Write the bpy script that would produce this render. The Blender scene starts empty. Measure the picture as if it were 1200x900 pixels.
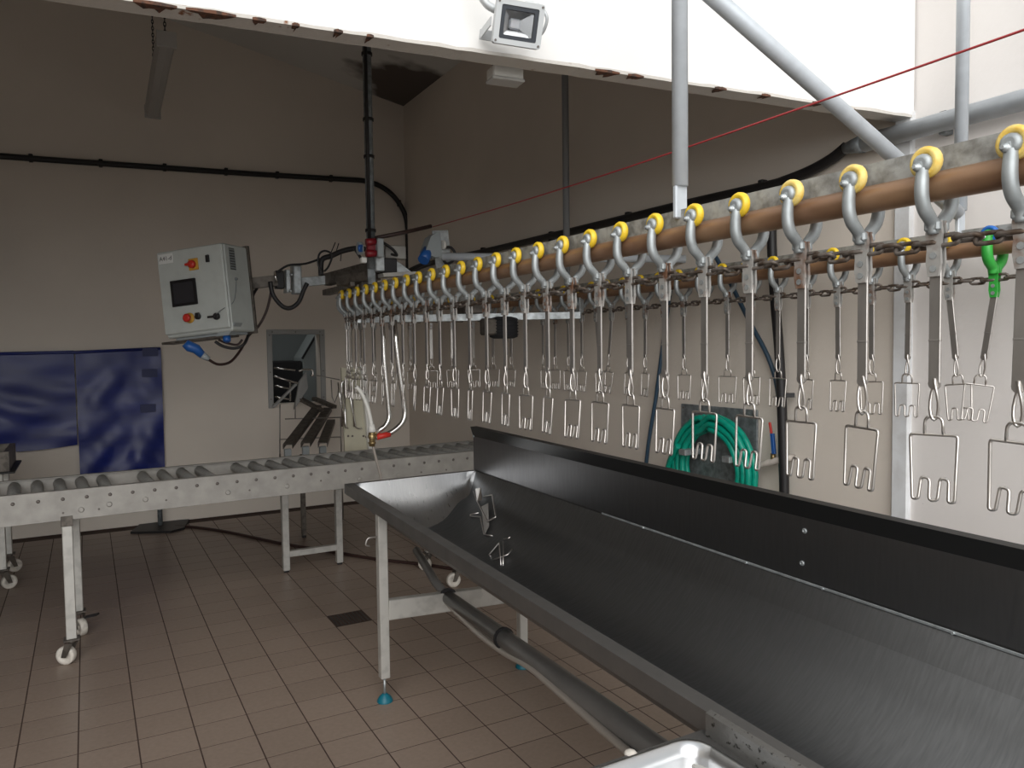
import bpy, math, random
from mathutils import Vector, Matrix, Euler
random.seed(7)
SC = bpy.context.scene
COL = SC.collection

# ---------------------------------------------------------------- camera
F = 893.66; H = 1.5
YAW, PIT, ROL = math.radians(29.1525), math.radians(2.7436), math.radians(-0.7284)
_f = Vector((math.sin(YAW)*math.cos(PIT), math.cos(YAW)*math.cos(PIT), -math.sin(PIT)))
_r0 = Vector((math.cos(YAW), -math.sin(YAW), 0)); _u0 = _r0.cross(_f)
CR = _r0*math.cos(ROL) + _u0*math.sin(ROL)
CU = _u0*math.cos(ROL) - _r0*math.sin(ROL)
CAM = Vector((0, 0, H))
cam = bpy.data.cameras.new('camera'); cam.sensor_fit = 'HORIZONTAL'; cam.sensor_width = 36
cam.lens = F/1200*36; cam.clip_start = 0.02
co = bpy.data.objects.new('camera', cam); COL.objects.link(co)
M = Matrix((CR, CU, -_f)).transposed().to_4x4(); M.translation = CAM
co.matrix_world = M
SC.camera = co
def ray(x, y): return _f + CR*((x-600)/F) - CU*((y-450)/F)
def on(x, y, axis, val):            # photo pixel -> point on the plane axis = val
    d = ray(x, y); t = (val-CAM[axis])/d[axis]; return CAM + d*t
def pix(P):
    d = Vector(P)-CAM; z = d.dot(_f); return 600+F*d.dot(CR)/z, 450-F*d.dot(CU)/z, z

# ---------------------------------------------------------------- sky, light, exposure
wd = bpy.data.worlds.new('overcast'); SC.world = wd; wd.use_nodes = True
wd.node_tree.nodes['Background'].inputs[0].default_value = (0.93, 0.97, 1.0, 1)
wd.node_tree.nodes['Background'].inputs[1].default_value = 0.75
sl = bpy.data.lights.new('hazy_sun', 'SUN'); sl.energy = 3.3; sl.angle = math.radians(70); sl.color = (1, .985, .96)
so = bpy.data.objects.new('hazy_sun', sl); COL.objects.link(so)
so.rotation_euler = Vector((0.50, 0.9, -0.52)).to_track_quat('-Z', 'Y').to_euler()
SC.view_settings.view_transform = 'Standard'; SC.view_settings.look = 'None'
SC.view_settings.gamma = 1; SC.view_settings.use_curve_mapping = False
SC.view_settings.exposure = 0.08

# ---------------------------------------------------------------- materials
MATS = {}
def mat(name, col, rough=.5, metal=0.0, var=0.0, vscale=8.0, bump=0.0, bscale=60.0, col2=None, spread=(.45, .6),
        stretch=None, spec=.5, emit=0.0, rvar=0.0, aniso=0.0, trans=0.0):
    m = bpy.data.materials.new(name); m.use_nodes = True; nt = m.node_tree; N = nt.nodes; L = nt.links
    b = N['Principled BSDF']
    b.inputs['Base Color'].default_value = (*col, 1); b.inputs['Roughness'].default_value = rough
    b.inputs['Metallic'].default_value = metal; b.inputs['Specular IOR Level'].default_value = spec
    if trans: b.inputs['Transmission Weight'].default_value = trans
    if emit:
        b.inputs['Emission Color'].default_value = (*col, 1); b.inputs['Emission Strength'].default_value = emit
    geo = N.new('ShaderNodeNewGeometry')
    vec = geo.outputs['Position']
    if stretch:
        mp = N.new('ShaderNodeVectorMath'); mp.operation = 'MULTIPLY'; mp.inputs[1].default_value = stretch
        L.new(vec, mp.inputs[0]); vec = mp.outputs[0]
    if var or col2 or rvar:
        n = N.new('ShaderNodeTexNoise'); n.inputs['Scale'].default_value = vscale; n.inputs['Detail'].default_value = 6
        L.new(vec, n.inputs['Vector'])
        mr = N.new('ShaderNodeMapRange'); mr.inputs['From Min'].default_value = spread[0]; mr.inputs['From Max'].default_value = spread[1]
        L.new(n.outputs['Fac'], mr.inputs['Value'])
        mx = N.new('ShaderNodeMix'); mx.data_type = 'RGBA'
        c2 = col2 if col2 else tuple(max(0, c*(1-var)) for c in col)
        c1 = col if col2 else tuple(min(1, c*(1+var)) for c in col)
        mx.inputs['A'].default_value = (*c1, 1); mx.inputs['B'].default_value = (*c2, 1)
        L.new(mr.outputs[0], mx.inputs['Factor']); L.new(mx.outputs['Result'], b.inputs['Base Color'])
        if rvar:
            r2 = N.new('ShaderNodeMapRange'); r2.inputs['To Min'].default_value = rough; r2.inputs['To Max'].default_value = rough+rvar
            L.new(n.outputs['Fac'], r2.inputs['Value']); L.new(r2.outputs[0], b.inputs['Roughness'])
    if bump:
        n2 = N.new('ShaderNodeTexNoise'); n2.inputs['Scale'].default_value = bscale; n2.inputs['Detail'].default_value = 4
        L.new(vec, n2.inputs['Vector'])
        bp = N.new('ShaderNodeBump'); bp.inputs['Strength'].default_value = bump; bp.inputs['Distance'].default_value = .004
        L.new(n2.outputs['Fac'], bp.inputs['Height']); L.new(bp.outputs['Normal'], b.inputs['Normal'])
    MATS[name] = m
    return m
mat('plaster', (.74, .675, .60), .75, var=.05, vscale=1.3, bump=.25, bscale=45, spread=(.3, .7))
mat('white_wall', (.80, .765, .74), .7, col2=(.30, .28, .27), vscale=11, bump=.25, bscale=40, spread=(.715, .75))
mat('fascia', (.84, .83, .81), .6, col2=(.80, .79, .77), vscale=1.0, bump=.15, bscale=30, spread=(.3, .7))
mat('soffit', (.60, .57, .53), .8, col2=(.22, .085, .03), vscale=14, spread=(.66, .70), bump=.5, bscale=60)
mat('post_paint', (.76, .78, .80), .55, col2=(.62, .62, .62), vscale=9, bump=.6, bscale=25, spread=(.4, .7))
mat('grout', (.055, .032, .024), .85)
mat('galv', (.46, .49, .50), .42, .8, var=.22, vscale=28, rvar=.2, spread=(.35, .65))
mat('galv_dark', (.22, .24, .25), .55, .5, var=.3, vscale=30, spread=(.35, .65))
mat('plate_steel', (.40, .405, .39), .6, .35, col2=(.20, .195, .18), vscale=30, spread=(.40, .66), bump=.3, bscale=90)
mat('rail_brown', (.33, .20, .115), .42, .35, col2=(.22, .12, .07), vscale=12, spread=(.35, .68), stretch=(1, .35, 1))
mat('casting', (.40, .43, .44), .46, .65, var=.2, vscale=22, rvar=.15, spread=(.3, .7))
mat('clevis_steel', (.43, .42, .40), .55, .5, col2=(.21, .11, .065), vscale=17, spread=(.50, .66), bump=.3, bscale=80)
mat('chain_steel', (.20, .175, .155), .55, .6, col2=(.10, .07, .05), vscale=40, spread=(.4, .6))
mat('strap_steel', (.44, .42, .40), .38, .85, var=.12, vscale=25, spread=(.3, .7), stretch=(1, 1, .4))
mat('wire_steel', (.62, .59, .56), .28, .95)
mat('wire_dark', (.40, .38, .36), .4, .9)
mat('wheel_yellow', (.85, .58, .035), .42, var=.1, vscale=40, spread=(.3, .7))
mat('wheel_cream', (.86, .66, .22), .42, col2=(.80, .50, .06), vscale=45, spread=(.4, .7))
mat('green_plastic', (.035, .36, .05), .4, var=.1, vscale=30)
mat('blue_plastic', (.02, .13, .45), .4)
mat('stainless', (.20, .205, .21), .34, 1.0, var=.10, vscale=26, rvar=.14, bump=.05, bscale=60, stretch=(.6, 6, .6), spread=(.3, .7))
mat('end_sheet_lit', (.52, .525, .53), .24, 1.0, var=.05, vscale=26, rvar=.10, stretch=(5, 1, .5), spread=(.3, .7))  # same steel as the bowl, coloured brighter in place of the sky's reflection
mat('stainless_panel', (.19, .19, .195), .34, 1.0, var=.06, vscale=20, rvar=.12, stretch=(6, 5, .6), spread=(.2, .8))
mat('lip_dark_reflection', (.03, .03, .03), .4, .6)  # panel's top lip: dark reflection put into the colour
mat('stainless_rim', (.21, .205, .20), .40, .9, var=.10, vscale=9, rvar=.2, spread=(.3, .7))
mat('sink_steel', (.62, .63, .64), .26, 1.0, rvar=.1, vscale=30)
mat('conveyor_steel', (.37, .355, .33), .40, .55, var=.14, vscale=13, rvar=.15, spread=(.3, .7))
mat('roller_grey', (.33, .33, .315), .5, .1, var=.1, vscale=40)
mat('leg_steel', (.50, .49, .46), .45, .5, var=.08, vscale=20)
mat('dark_steel', (.13, .115, .10), .5, .6, var=.25, vscale=25)
mat('bolt_dark', (.16, .14, .13), .5, .5)
mat('black_rubber', (.012, .011, .012), .5)
mat('brown_hose', (.035, .016, .013), .5)
mat('cabinet_paint', (.49, .52, .50), .4, var=.03, vscale=12)
mat('cabinet_dark', (.10, .105, .10), .5)
mat('screen', (.012, .012, .014), .2)
mat('screen_glass', (.03, .03, .035), .12)
mat('red', (.55, .03, .02), .4)
mat('orange_plate', (.62, .33, .05), .45)
mat('label_white', (.72, .73, .72), .5)
mat('ink', (.05, .05, .05), .6)
mat('blue_cap', (.015, .095, .34), .35)
mat('grey_box', (.30, .33, .34), .5)
mat('tarp', (.007, .017, .155), .38, var=.2, vscale=3, bump=.35, bscale=3, spread=(.3, .7), stretch=(1.2, 1, 4))
mat('tarp_dark', (.006, .012, .09), .5)
mat('green_hose', (.0, .27, .185), .33, var=.08, vscale=30)
mat('blue_hose', (.03, .065, .105), .4)
mat('teal_foot', (.0, .12, .17), .45)
mat('pvc_grey', (.13, .125, .12), .28, var=.06, vscale=8)
mat('clear_hose', (.30, .27, .24), .35)
mat('white_plastic', (.74, .73, .69), .4)
mat('nylon', (.62, .58, .52), .5, var=.1, vscale=40)
mat('cream_board', (.50, .47, .36), .55, var=.05, vscale=6)
mat('chrome', (.75, .74, .72), .15, 1.0)
mat('brass', (.40, .30, .15), .4, .9)
mat('pipe_paint', (.52, .56, .60), .42, .15, var=.08, vscale=18, spread=(.3, .7))
mat('pipe_dark', (.27, .28, .29), .5, .2)
mat('red_cord', (.42, .045, .05), .55)
mat('flood_grey', (.55, .57, .58), .42, .3)
mat('flood_black', (.03, .035, .045), .4)
mat('reflector', (.85, .87, .90), .16, 1.0)
mat('flood_led', (.93, .95, 1.0), .3)
mat('lamp_diffuser', (.46, .45, .43), .45)
mat('mortar', (.42, .38, .34), .85, var=.15, vscale=20, bump=.4)
mat('room_grey', (.30, .33, .33), .7)
mat('dark_void', (.015, .015, .017), .8)
mat('drain', (.03, .025, .022), .5, .3)
mat('rust', (.13, .055, .03), .85, col2=(.05, .03, .022), vscale=60, bump=.8, bscale=90)
mat('mesh_steel', (.30, .28, .26), .45, .7)
mat('duct_grey', (.32, .32, .31), .5, .3)
mat('yard', (.30, .29, .27), .9, var=.1, vscale=3)

def glass_mat():
    m = bpy.data.materials.new('flood_glass'); m.use_nodes = True
    b = m.node_tree.nodes['Principled BSDF']; b.inputs['Transmission Weight'].default_value = 1
    b.inputs['Roughness'].default_value = .02; b.inputs['IOR'].default_value = 1.2
    MATS['flood_glass'] = m
glass_mat()
def tile_mat():
    m = bpy.data.materials.new('floor_tile'); m.use_nodes = True; N = m.node_tree.nodes; L = m.node_tree.links
    b = N['Principled BSDF']
    g = N.new('ShaderNodeNewGeometry')
    dv = N.new('ShaderNodeVectorMath'); dv.operation = 'MULTIPLY'; dv.inputs[1].default_value = (1/TX, 1/TY, 0)
    ad = N.new('ShaderNodeVectorMath'); ad.operation = 'ADD'; ad.inputs[1].default_value = (-TX0/TX, -TY0/TY, 0)
    fl = N.new('ShaderNodeVectorMath'); fl.operation = 'FLOOR'
    wn = N.new('ShaderNodeTexWhiteNoise')
    L.new(g.outputs['Position'], dv.inputs[0]); L.new(dv.outputs[0], ad.inputs[0]); L.new(ad.outputs[0], fl.inputs[0]); L.new(fl.outputs[0], wn.inputs['Vector'])
    n = N.new('ShaderNodeTexNoise'); n.inputs['Scale'].default_value = 55; n.inputs['Detail'].default_value = 5
    L.new(g.outputs['Position'], n.inputs['Vector'])
    n3 = N.new('ShaderNodeTexNoise'); n3.inputs['Scale'].default_value = 1.1; n3.inputs['Detail'].default_value = 4
    L.new(g.outputs['Position'], n3.inputs['Vector'])
    s = N.new('ShaderNodeMath'); s.operation = 'MULTIPLY_ADD'; s.inputs[1].default_value = .35; L.new(wn.outputs['Value'], s.inputs[0]); L.new(n.outputs['Fac'], s.inputs[2])
    s2 = N.new('ShaderNodeMath'); s2.operation = 'MULTIPLY_ADD'; s2.inputs[1].default_value = .5; L.new(n3.outputs['Fac'], s2.inputs[0]); L.new(s.outputs[0], s2.inputs[2])
    mr = N.new('ShaderNodeMapRange'); mr.inputs['From Min'].default_value = .45; mr.inputs['From Max'].default_value = 1.35
    L.new(s2.outputs[0], mr.inputs['Value'])
    mx = N.new('ShaderNodeMix'); mx.data_type = 'RGBA'
    mx.inputs['A'].default_value = (.225, .170, .134, 1); mx.inputs['B'].default_value = (.303, .232, .186, 1)
    L.new(mr.outputs[0], mx.inputs['Factor']); L.new(mx.outputs['Result'], b.inputs['Base Color'])
    b.inputs['Roughness'].default_value = .38; b.inputs['Specular IOR Level'].default_value = .45
    bp = N.new('ShaderNodeBump'); bp.inputs['Strength'].default_value = .12; bp.inputs['Distance'].default_value = .003
    L.new(n.outputs['Fac'], bp.inputs['Height']); L.new(bp.outputs['Normal'], b.inputs['Normal'])
    MATS['floor_tile'] = m
TX, TY, TX0, TY0 = .2015, .1955, -.2780, 2.8392
tile_mat()
def ceiling_mat():
    m = bpy.data.materials.new('ceiling_board'); m.use_nodes = True; N = m.node_tree.nodes; L = m.node_tree.links
    b = N['Principled BSDF']; b.inputs['Roughness'].default_value = .8
    g = N.new('ShaderNodeNewGeometry')
    n = N.new('ShaderNodeTexNoise'); n.inputs['Scale'].default_value = 2.2; n.inputs['Detail'].default_value = 3
    L.new(g.outputs['Position'], n.inputs['Vector'])
    d = N.new('ShaderNodeVectorMath'); d.operation = 'DISTANCE'; d.inputs[1].default_value = (2.75, 6.75, 3.93)   # damp stain in the corner
    L.new(g.outputs['Position'], d.inputs[0])
    a = N.new('ShaderNodeMath'); a.operation = 'MULTIPLY_ADD'; a.inputs[1].default_value = -1.05; L.new(n.outputs['Fac'], a.inputs[0]); L.new(d.outputs['Value'], a.inputs[2])
    mr = N.new('ShaderNodeMapRange'); mr.inputs['From Min'].default_value = -.15; mr.inputs['From Max'].default_value = .05
    L.new(a.outputs[0], mr.inputs['Value'])
    mx = N.new('ShaderNodeMix'); mx.data_type = 'RGBA'
    mx.inputs['A'].default_value = (.12, .10, .09, 1); mx.inputs['B'].default_value = (.72, .72, .70, 1)
    L.new(mr.outputs[0], mx.inputs['Factor']); L.new(mx.outputs['Result'], b.inputs['Base Color'])
    MATS['ceiling_board'] = m
ceiling_mat()

# ---------------------------------------------------------------- mesh helpers
def V(*a): return Vector(a) if len(a) > 1 else Vector(a[0])
class MB:
    def __init__(s): s.v = []; s.f = []; s.sm = []
    def add(s, vs, fs, smooth=False):
        o = len(s.v); s.v += [Vector(p) for p in vs]
        for f in fs: s.f.append([i+o for i in f]); s.sm.append(smooth)
        return s
    def box(s, c, size, ch=.0015, R=None):
        hx, hy, hz = (d/2 for d in size); ch = min(ch, hx*.6, hy*.6, hz*.6)
        c = V(c); vs = []; idx = {}
        for sx in (-1, 1):
            for sy in (-1, 1):
                for sz in (-1, 1):
                    for ax in range(3):
                        p = [sx*hx, sy*hy, sz*hz]
                        for k in range(3):
                            if k != ax: p[k] -= (sx, sy, sz)[k]*ch
                        idx[(sx, sy, sz, ax)] = len(vs)
                        q = Vector(p)
                        vs.append((R @ q if R else q) + c)
        fs = []
        for ax in range(3):
            a, b = [(1, 2), (2, 0), (0, 1)][ax]
            for sg in (-1, 1):
                lo = []
                for (u, w) in ((-1, -1), (1, -1), (1, 1), (-1, 1)):
                    k = [0, 0, 0]; k[ax] = sg; k[a] = u; k[b] = w; lo.append(idx[(*k, ax)])
                fs.append(lo if sg > 0 else lo[::-1])
        for ax in range(3):
            a, b = [(1, 2), (2, 0), (0, 1)][ax]
            for u in (-1, 1):
                for w in (-1, 1):
                    k0 = [0, 0, 0]; k1 = [0, 0, 0]; k0[ax] = -1; k1[ax] = 1; k0[a] = k1[a] = u; k0[b] = k1[b] = w
                    q = [idx[(*k0, a)], idx[(*k1, a)], idx[(*k1, b)], idx[(*k0, b)]]
                    fs.append(q if u*w < 0 else q[::-1])
        for sx in (-1, 1):
            for sy in (-1, 1):
                for sz in (-1, 1):
                    t = [idx[(sx, sy, sz, k)] for k in range(3)]
                    fs.append(t if sx*sy*sz > 0 else t[::-1])
        return s.add(vs, fs)
    def bar(s, p0, p1, w, h, up=(0, 0, 1), ch=.0015):     # a box beam between two points
        p0, p1 = V(p0), V(p1); d = p1-p0; L = d.length; y = d.normalized()
        x = y.cross(V(up)); x = x.normalized() if x.length > 1e-5 else V(1, 0, 0); z = x.cross(y)
        return s.box((p0+p1)/2, (w, L, h), ch, Matrix((x, y, z)).transposed())
    def tube(s, pts, r, n=8, closed=False, cap=True):
        pts = [V(p) for p in pts]; m = len(pts); rs = r if isinstance(r, (list, tuple)) else [r]*m
        tg = []
        for i in range(m):
            if closed: d = pts[(i+1) % m]-pts[i-1]
            else: d = pts[min(i+1, m-1)]-pts[max(i-1, 0)]
            tg.append(d.normalized())
        ref = V(0, 0, 1) if abs(tg[0].z) < .9 else V(1, 0, 0)
        nx = tg[0].cross(ref).normalized(); vs = []
        for i in range(m):
            nx = (nx - tg[i]*nx.dot(tg[i])).normalized(); ny = tg[i].cross(nx)
            for k in range(n):
                a = 2*math.pi*k/n; vs.append(pts[i] + (nx*math.cos(a) + ny*math.sin(a))*rs[i])
        fs = []
        for i in range(m if closed else m-1):
            j = (i+1) % m
            for k in range(n):
                fs.append([i*n+k, i*n+(k+1) % n, j*n+(k+1) % n, j*n+k])
        s.add(vs, fs, True)
        if cap and not closed:
            o = len(s.v)-m*n
            s.f.append([o+k for k in range(n)][::-1]); s.sm.append(False)
            s.f.append([o+(m-1)*n+k for k in range(n)]); s.sm.append(False)
        return s
    def cyl(s, p0, p1, r, n=16): return s.tube([p0, p1], r, n)
    def lathe(s, prof, o, ax, n=16, closed=False):          # profile of (radius, height along axis)
        o = V(o); ax = V(ax).normalized(); ref = V(0, 0, 1) if abs(ax.z) < .9 else V(1, 0, 0)
        x = ax.cross(ref).normalized(); y = ax.cross(x); m = len(prof); vs = []
        for r, h in prof:
            for k in range(n):
                a = 2*math.pi*k/n; vs.append(o + ax*h + (x*math.cos(a)+y*math.sin(a))*r)
        fs = []
        for i in range(m if closed else m-1):
            j = (i+1) % m
            for k in range(n): fs.append([i*n+k, i*n+(k+1) % n, j*n+(k+1) % n, j*n+k])
        s.add(vs, fs, True)
        if not closed:
            b = len(s.v)-m*n
            for i in (0, m-1):
                if prof[i][0] > 1e-6: s.f.append([b+i*n+k for k in range(n)]); s.sm.append(False)
        return s
    def prism(s, poly, vec, smooth=False):                  # planar polygon extruded along vec
        n = len(poly); poly = [V(p) for p in poly]; vec = V(vec)
        vs = poly + [p+vec for p in poly]
        s.add(vs, [list(range(n))[::-1], list(range(n, 2*n))])
        return s.add(vs, [[i, (i+1) % n, n+(i+1) % n, n+i] for i in range(n)], smooth)
    def quad(s, *p): return s.add(p, [list(range(len(p)))])
    def grid(s, rows, smooth=True):
        n = len(rows[0]); vs = [p for r in rows for p in r]
        return s.add(vs, [[i*n+j, i*n+j+1, (i+1)*n+j+1, (i+1)*n+j] for i in range(len(rows)-1) for j in range(n-1)], smooth)
    def mesh(s, name, m, off=None):
        me = bpy.data.meshes.new(name)
        me.from_pydata([tuple(p-off) if off else tuple(p) for p in s.v], [], s.f)
        me.polygons.foreach_set('use_smooth', s.sm)
        me.materials.append(MATS[m]); me.update()
        return me
    def build(s, name, m, parent=None, local=False):
        off = None
        if parent is not None and not local: off = ORG[parent.name]
        me = s.mesh(name, m, off)
        # consistent outward normals
        import bmesh
        bm = bmesh.new(); bm.from_mesh(me); bmesh.ops.recalc_face_normals(bm, faces=bm.faces); bm.to_mesh(me); bm.free()
        o = bpy.data.objects.new(name, me); COL.objects.link(o)
        if parent is not None: o.parent = parent
        ORG[o.name] = off if off else Vector((0, 0, 0))
        return o
ORG = {}
def fillet(pts, r, n=5, closed=False):
    pts = [V(p) for p in pts]; out = []; m = len(pts)
    for i, p in enumerate(pts):
        if not closed and i in (0, m-1): out.append(p); continue
        a, b = pts[i-1], pts[(i+1) % m]
        da, db = (a-p), (b-p); t = min(r, da.length*.49, db.length*.49)
        A, B = p+da.normalized()*t, p+db.normalized()*t
        for k in range(n+1):
            u = k/n; out.append(A*(1-u)**2 + p*2*u*(1-u) + B*u*u)
    return out
def smooth_path(pts, sub=6):            # Catmull-Rom
    pts = [V(p) for p in pts]; out = []
    for i in range(len(pts)-1):
        p0, p1, p2, p3 = pts[max(i-1, 0)], pts[i], pts[i+1], pts[min(i+2, len(pts)-1)]
        for k in range(sub):
            t = k/sub
            out.append(.5*((2*p1) + (p2-p0)*t + (2*p0-5*p1+4*p2-p3)*t*t + (3*p1-p0-3*p2+p3)*t**3))
    return out + [pts[-1]]
def tag(o, label, cat, group=None):
    o['label'] = label; o['category'] = cat
    if group: o['group'] = group
    return o
def struct(o): o['kind'] = 'structure'; return o
def thing(name, loc, label, cat, group=None, rot=None):
    o = bpy.data.objects.new(name, None); o.empty_display_size = .05; COL.objects.link(o); o.location = loc
    if rot: o.rotation_euler = rot
    ORG[o.name] = V(loc)
    return tag(o, label, cat, group)

# ================================================================ the setting
XW, YF, ZL = 2.845, 7.25, 2.37
def roof_z(x): return 4.356 - .2037*(x-.668)
def fas_y(x): return 1.93 - (x-2.845)*.1055           # back of the white front beam
XL = -3.2
# floor: dark joint bed with separate tiles
fl = struct(MB().box(((XL+XW)/2, 3.0, -.0251), (XW-XL, 8.6, .0534), 0).build('floor', 'grout'))
tp = []
for i in range(-15, 16):
    for j in range(-19, 23):
        x0 = TX0+i*TX; y0 = TY0+j*TY
        if x0 < XL or x0+TX > XW+.07 or y0+TY > YF+.06 or y0 < -1.2: continue
        cx, cy = x0+TX/2, y0+TY/2
        w = min(x0+TX, XW)-x0; d = min(y0+TY, YF)-y0
        if w < .03 or d < .03: continue
        px, py, pz = pix((cx, cy, 0))
        vis = pz > .3 and -20 < px < 1220 and 560 < py < 925 and py > 568+(px-405)*.50 if px > 405 else (pz > .3 and -20 < px < 1220 and py < 925)
        tp.append((0 if vis else 1, pz, x0, y0, w, d))
tp.sort()
JT = .0055; JY = .0052
tile_me = MB().box((TX/2, TY/2, -.004), (TX-JT, TY-JY, .012), .0001).mesh('tile', 'floor_tile')
n_ind = 0; rest = MB()
for vis, pz, x0, y0, w, d in tp:
    if 1.13 < x0+TX/2 < 1.36 and 3.95 < y0+TY/2 < 4.25: continue      # place of the floor drain
    if vis == 0 and n_ind < 300 and w > TX-.001 and d > TY-.001:
        o = bpy.data.objects.new('tile', tile_me); COL.objects.link(o); o.parent = fl; o.location = (x0, y0, random.uniform(0, .0004)); n_ind += 1
    else:
        rest.box((x0+w/2, y0+d/2, -.004), (w-JT, d-JY, .012), .0001)
o = rest.build('tile_field', 'floor_tile', fl); o['kind'] = 'stuff'
# far wall with the hatch opening
WX0, WX1, WZ0, WZ1 = 1.50, 1.955, 1.0, 1.655
wf = MB()
T = .16
for (x0, x1, z0, z1) in ((XL, WX0, 0, 5.2), (WX1, XW+.2, 0, 4.0), (WX0, WX1, 0, WZ0), (WX0, WX1, WZ1, 4.3)):
    if x1 <= WX0+.001:
        wf.prism([(x0, YF, z0), (x1, YF, z0), (x1, YF, roof_z(x1)+.1), (x0, YF, roof_z(x0)+.1)], (0, T, 0))
    elif x0 >= WX1-.001:
        wf.prism([(x0, YF, z0), (x1, YF, z0), (x1, YF, roof_z(x1)+.1), (x0, YF, roof_z(x0)+.1)], (0, T, 0))
    elif z0 == 0: wf.prism([(x0, YF, 0), (x1, YF, 0), (x1, YF, z1), (x0, YF, z1)], (0, T, 0))
    else: wf.prism([(x0, YF, z0), (x1, YF, z0), (x1, YF, roof_z(x1)+.1), (x0, YF, roof_z(x0)+.1)], (0, T, 0))
struct(wf.build('wall_back', 'plaster'))
struct(MB().box(((XL+XW)/2, YF-.005, .007), (XW-XL-.02, .010, .010), .001).build('baseboard_back', 'grout'))
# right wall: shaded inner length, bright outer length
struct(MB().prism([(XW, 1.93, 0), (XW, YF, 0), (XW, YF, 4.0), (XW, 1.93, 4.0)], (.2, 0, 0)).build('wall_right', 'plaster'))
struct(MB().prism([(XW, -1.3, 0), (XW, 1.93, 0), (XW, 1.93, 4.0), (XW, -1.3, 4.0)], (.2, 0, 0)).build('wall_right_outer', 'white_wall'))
struct(MB().prism([(XL, -1.3, 0), (XL, YF, 0), (XL, YF, 5.15), (XL, -1.3, 5.15)], (-.2, 0, 0)).build('wall_left', 'plaster'))
# narrow painted post under the beam end
struct(MB().box((XW-.008, 1.893, 1.2), (.03, .072, 2.4), .006).build('trim_1', 'post_paint'))
# white front beam
fb = MB()
xa, xb = XL, XW
fb.prism([(xa, fas_y(xa), ZL+.004), (xb, fas_y(xb), ZL+.004), (xb, fas_y(xb), roof_z(xb)+.05), (xa, fas_y(xa), roof_z(xa)+.05)], (-.008, -.072, 0))
fas = struct(fb.build('wall_front', 'fascia'))
sf = MB()
nseg = 120
bot = []; 
for k in range(nseg+1):
    x = xa+(xb-xa)*k/nseg; y = fas_y(x); w = random.uniform(-.003, .003)
    bot.append((x, y, w))
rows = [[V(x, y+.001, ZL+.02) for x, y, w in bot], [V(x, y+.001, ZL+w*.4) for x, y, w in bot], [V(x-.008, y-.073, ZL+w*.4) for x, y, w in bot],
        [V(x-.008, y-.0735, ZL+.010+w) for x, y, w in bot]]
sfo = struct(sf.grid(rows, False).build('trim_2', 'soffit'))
# flaked rust patches along the lower edge
for (x0, ln) in ((.14, .10), (.26, .12), (.42, .035), (.52, .02), (.63, .025), (.72, .02), (1.44, .09), (1.56, .06), (1.90, .05), (2.10, .04), (2.33, .05)):
    m = MB(); top = []; b2 = []
    for k in range(9):
        u = k/8; x = x0+ln*u; y = fas_y(x)-.074
        h = .004*math.sin(math.pi*min(1, max(0.02, u)))*random.uniform(.5, 1)
        top.append(V(x-.008, y-.0006, ZL+.004+h)); b2.append(V(x-.008, y-.0006+random.uniform(0, .02), ZL-.0018))
    m.grid([top, [V(p.x, p.y, ZL-.0018) for p in top], [V(p.x, p.y+random.uniform(.012, .05)*math.sin(math.pi*k/8)+.002, ZL-.0022) for k, p in enumerate(top)]], False)
    m.build('rust_flake', 'rust', sfo)
# sloping ceiling
cl = MB(); x0, x1 = XL-.1, XW+.1
cl.prism([(x0, 1.85, roof_z(x0)), (x1, 1.5, roof_z(x1)), (x1, YF+.1, roof_z(x1)), (x0, YF+.1, roof_z(x0))], (0, 0, .08))
struct(cl.build('ceiling', 'ceiling_board'))
# yard outside behind the camera
struct(MB().box((0, -9.4, -.05), (30, 16.2, .06), 0).build('floor_yard', 'yard'))

# hatch frame, room behind it
wn = struct(MB().box((WX0-.018, YF-.008, (WZ0+WZ1)/2), (.045, .02, WZ1-WZ0+.07)).build('window_1', 'duct_grey'))
MB().box((WX1+.018, YF-.008, (WZ0+WZ1)/2), (.045, .02, WZ1-WZ0+.07)).build('window_frame', 'duct_grey', wn)
MB().box(((WX0+WX1)/2, YF-.009, WZ1+.016), (WX1-WX0+.08, .02, .045)).build('window_frame', 'duct_grey', wn)
for (x, z) in [(WX0-.018, 1.64), (WX0-.018, 1.3), (WX0-.018, 1.05), (WX1+.018, 1.64), (WX1+.018, 1.3), (WX1+.018, 1.05), (1.72, WZ1+.016), (1.51, WZ1+.016), (1.95, WZ1+.016)]:
    MB().lathe([(.006, 0), (.006, .003), (.003, .005)], (x, YF-.018, z), (0, -1, 0), 8).build('screw', 'bolt_dark', wn)
rb = MB()
for q in ([(1.1, 9.2, .3), (2.9, 9.2, .3), (2.9, 9.2, 2.4), (1.1, 9.2, 2.4)], [(1.1, 7.41, .3), (1.1, 9.2, .3), (1.1, 9.2, 2.4), (1.1, 7.41, 2.4)],
          [(2.9, 7.41, .3), (2.9, 9.2, .3), (2.9, 9.2, 2.4), (2.9, 7.41, 2.4)], [(1.1, 7.41, .3), (2.9, 7.41, .3), (2.9, 9.2, .3), (1.1, 9.2, .3)],
          [(1.1, 7.41, 2.4), (2.9, 7.41, 2.4), (2.9, 9.2, 2.4), (1.1, 9.2, 2.4)]): rb.quad(*q)
struct(rb.build('wall_hatch_room', 'room_grey'))
hl = bpy.data.lights.new('hatch_room_fill', 'POINT'); hl.energy = 4; hl.shadow_soft_size = .15; ho = bpy.data.objects.new('hatch_room_fill', hl); COL.objects.link(ho); ho.location = (1.35, 7.75, 2.2)  # unseen fill light, added to brighten the room behind the hatch
t = thing('hatch_machine', (1.9, 8.2, .31), 'dark machine with a sloping grey hood seen through the wall hatch', 'machine')
MB().box((1.78, 8.2, .85), (.34, .5, 1.08), .01).build('body', 'dark_void', t)
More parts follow.
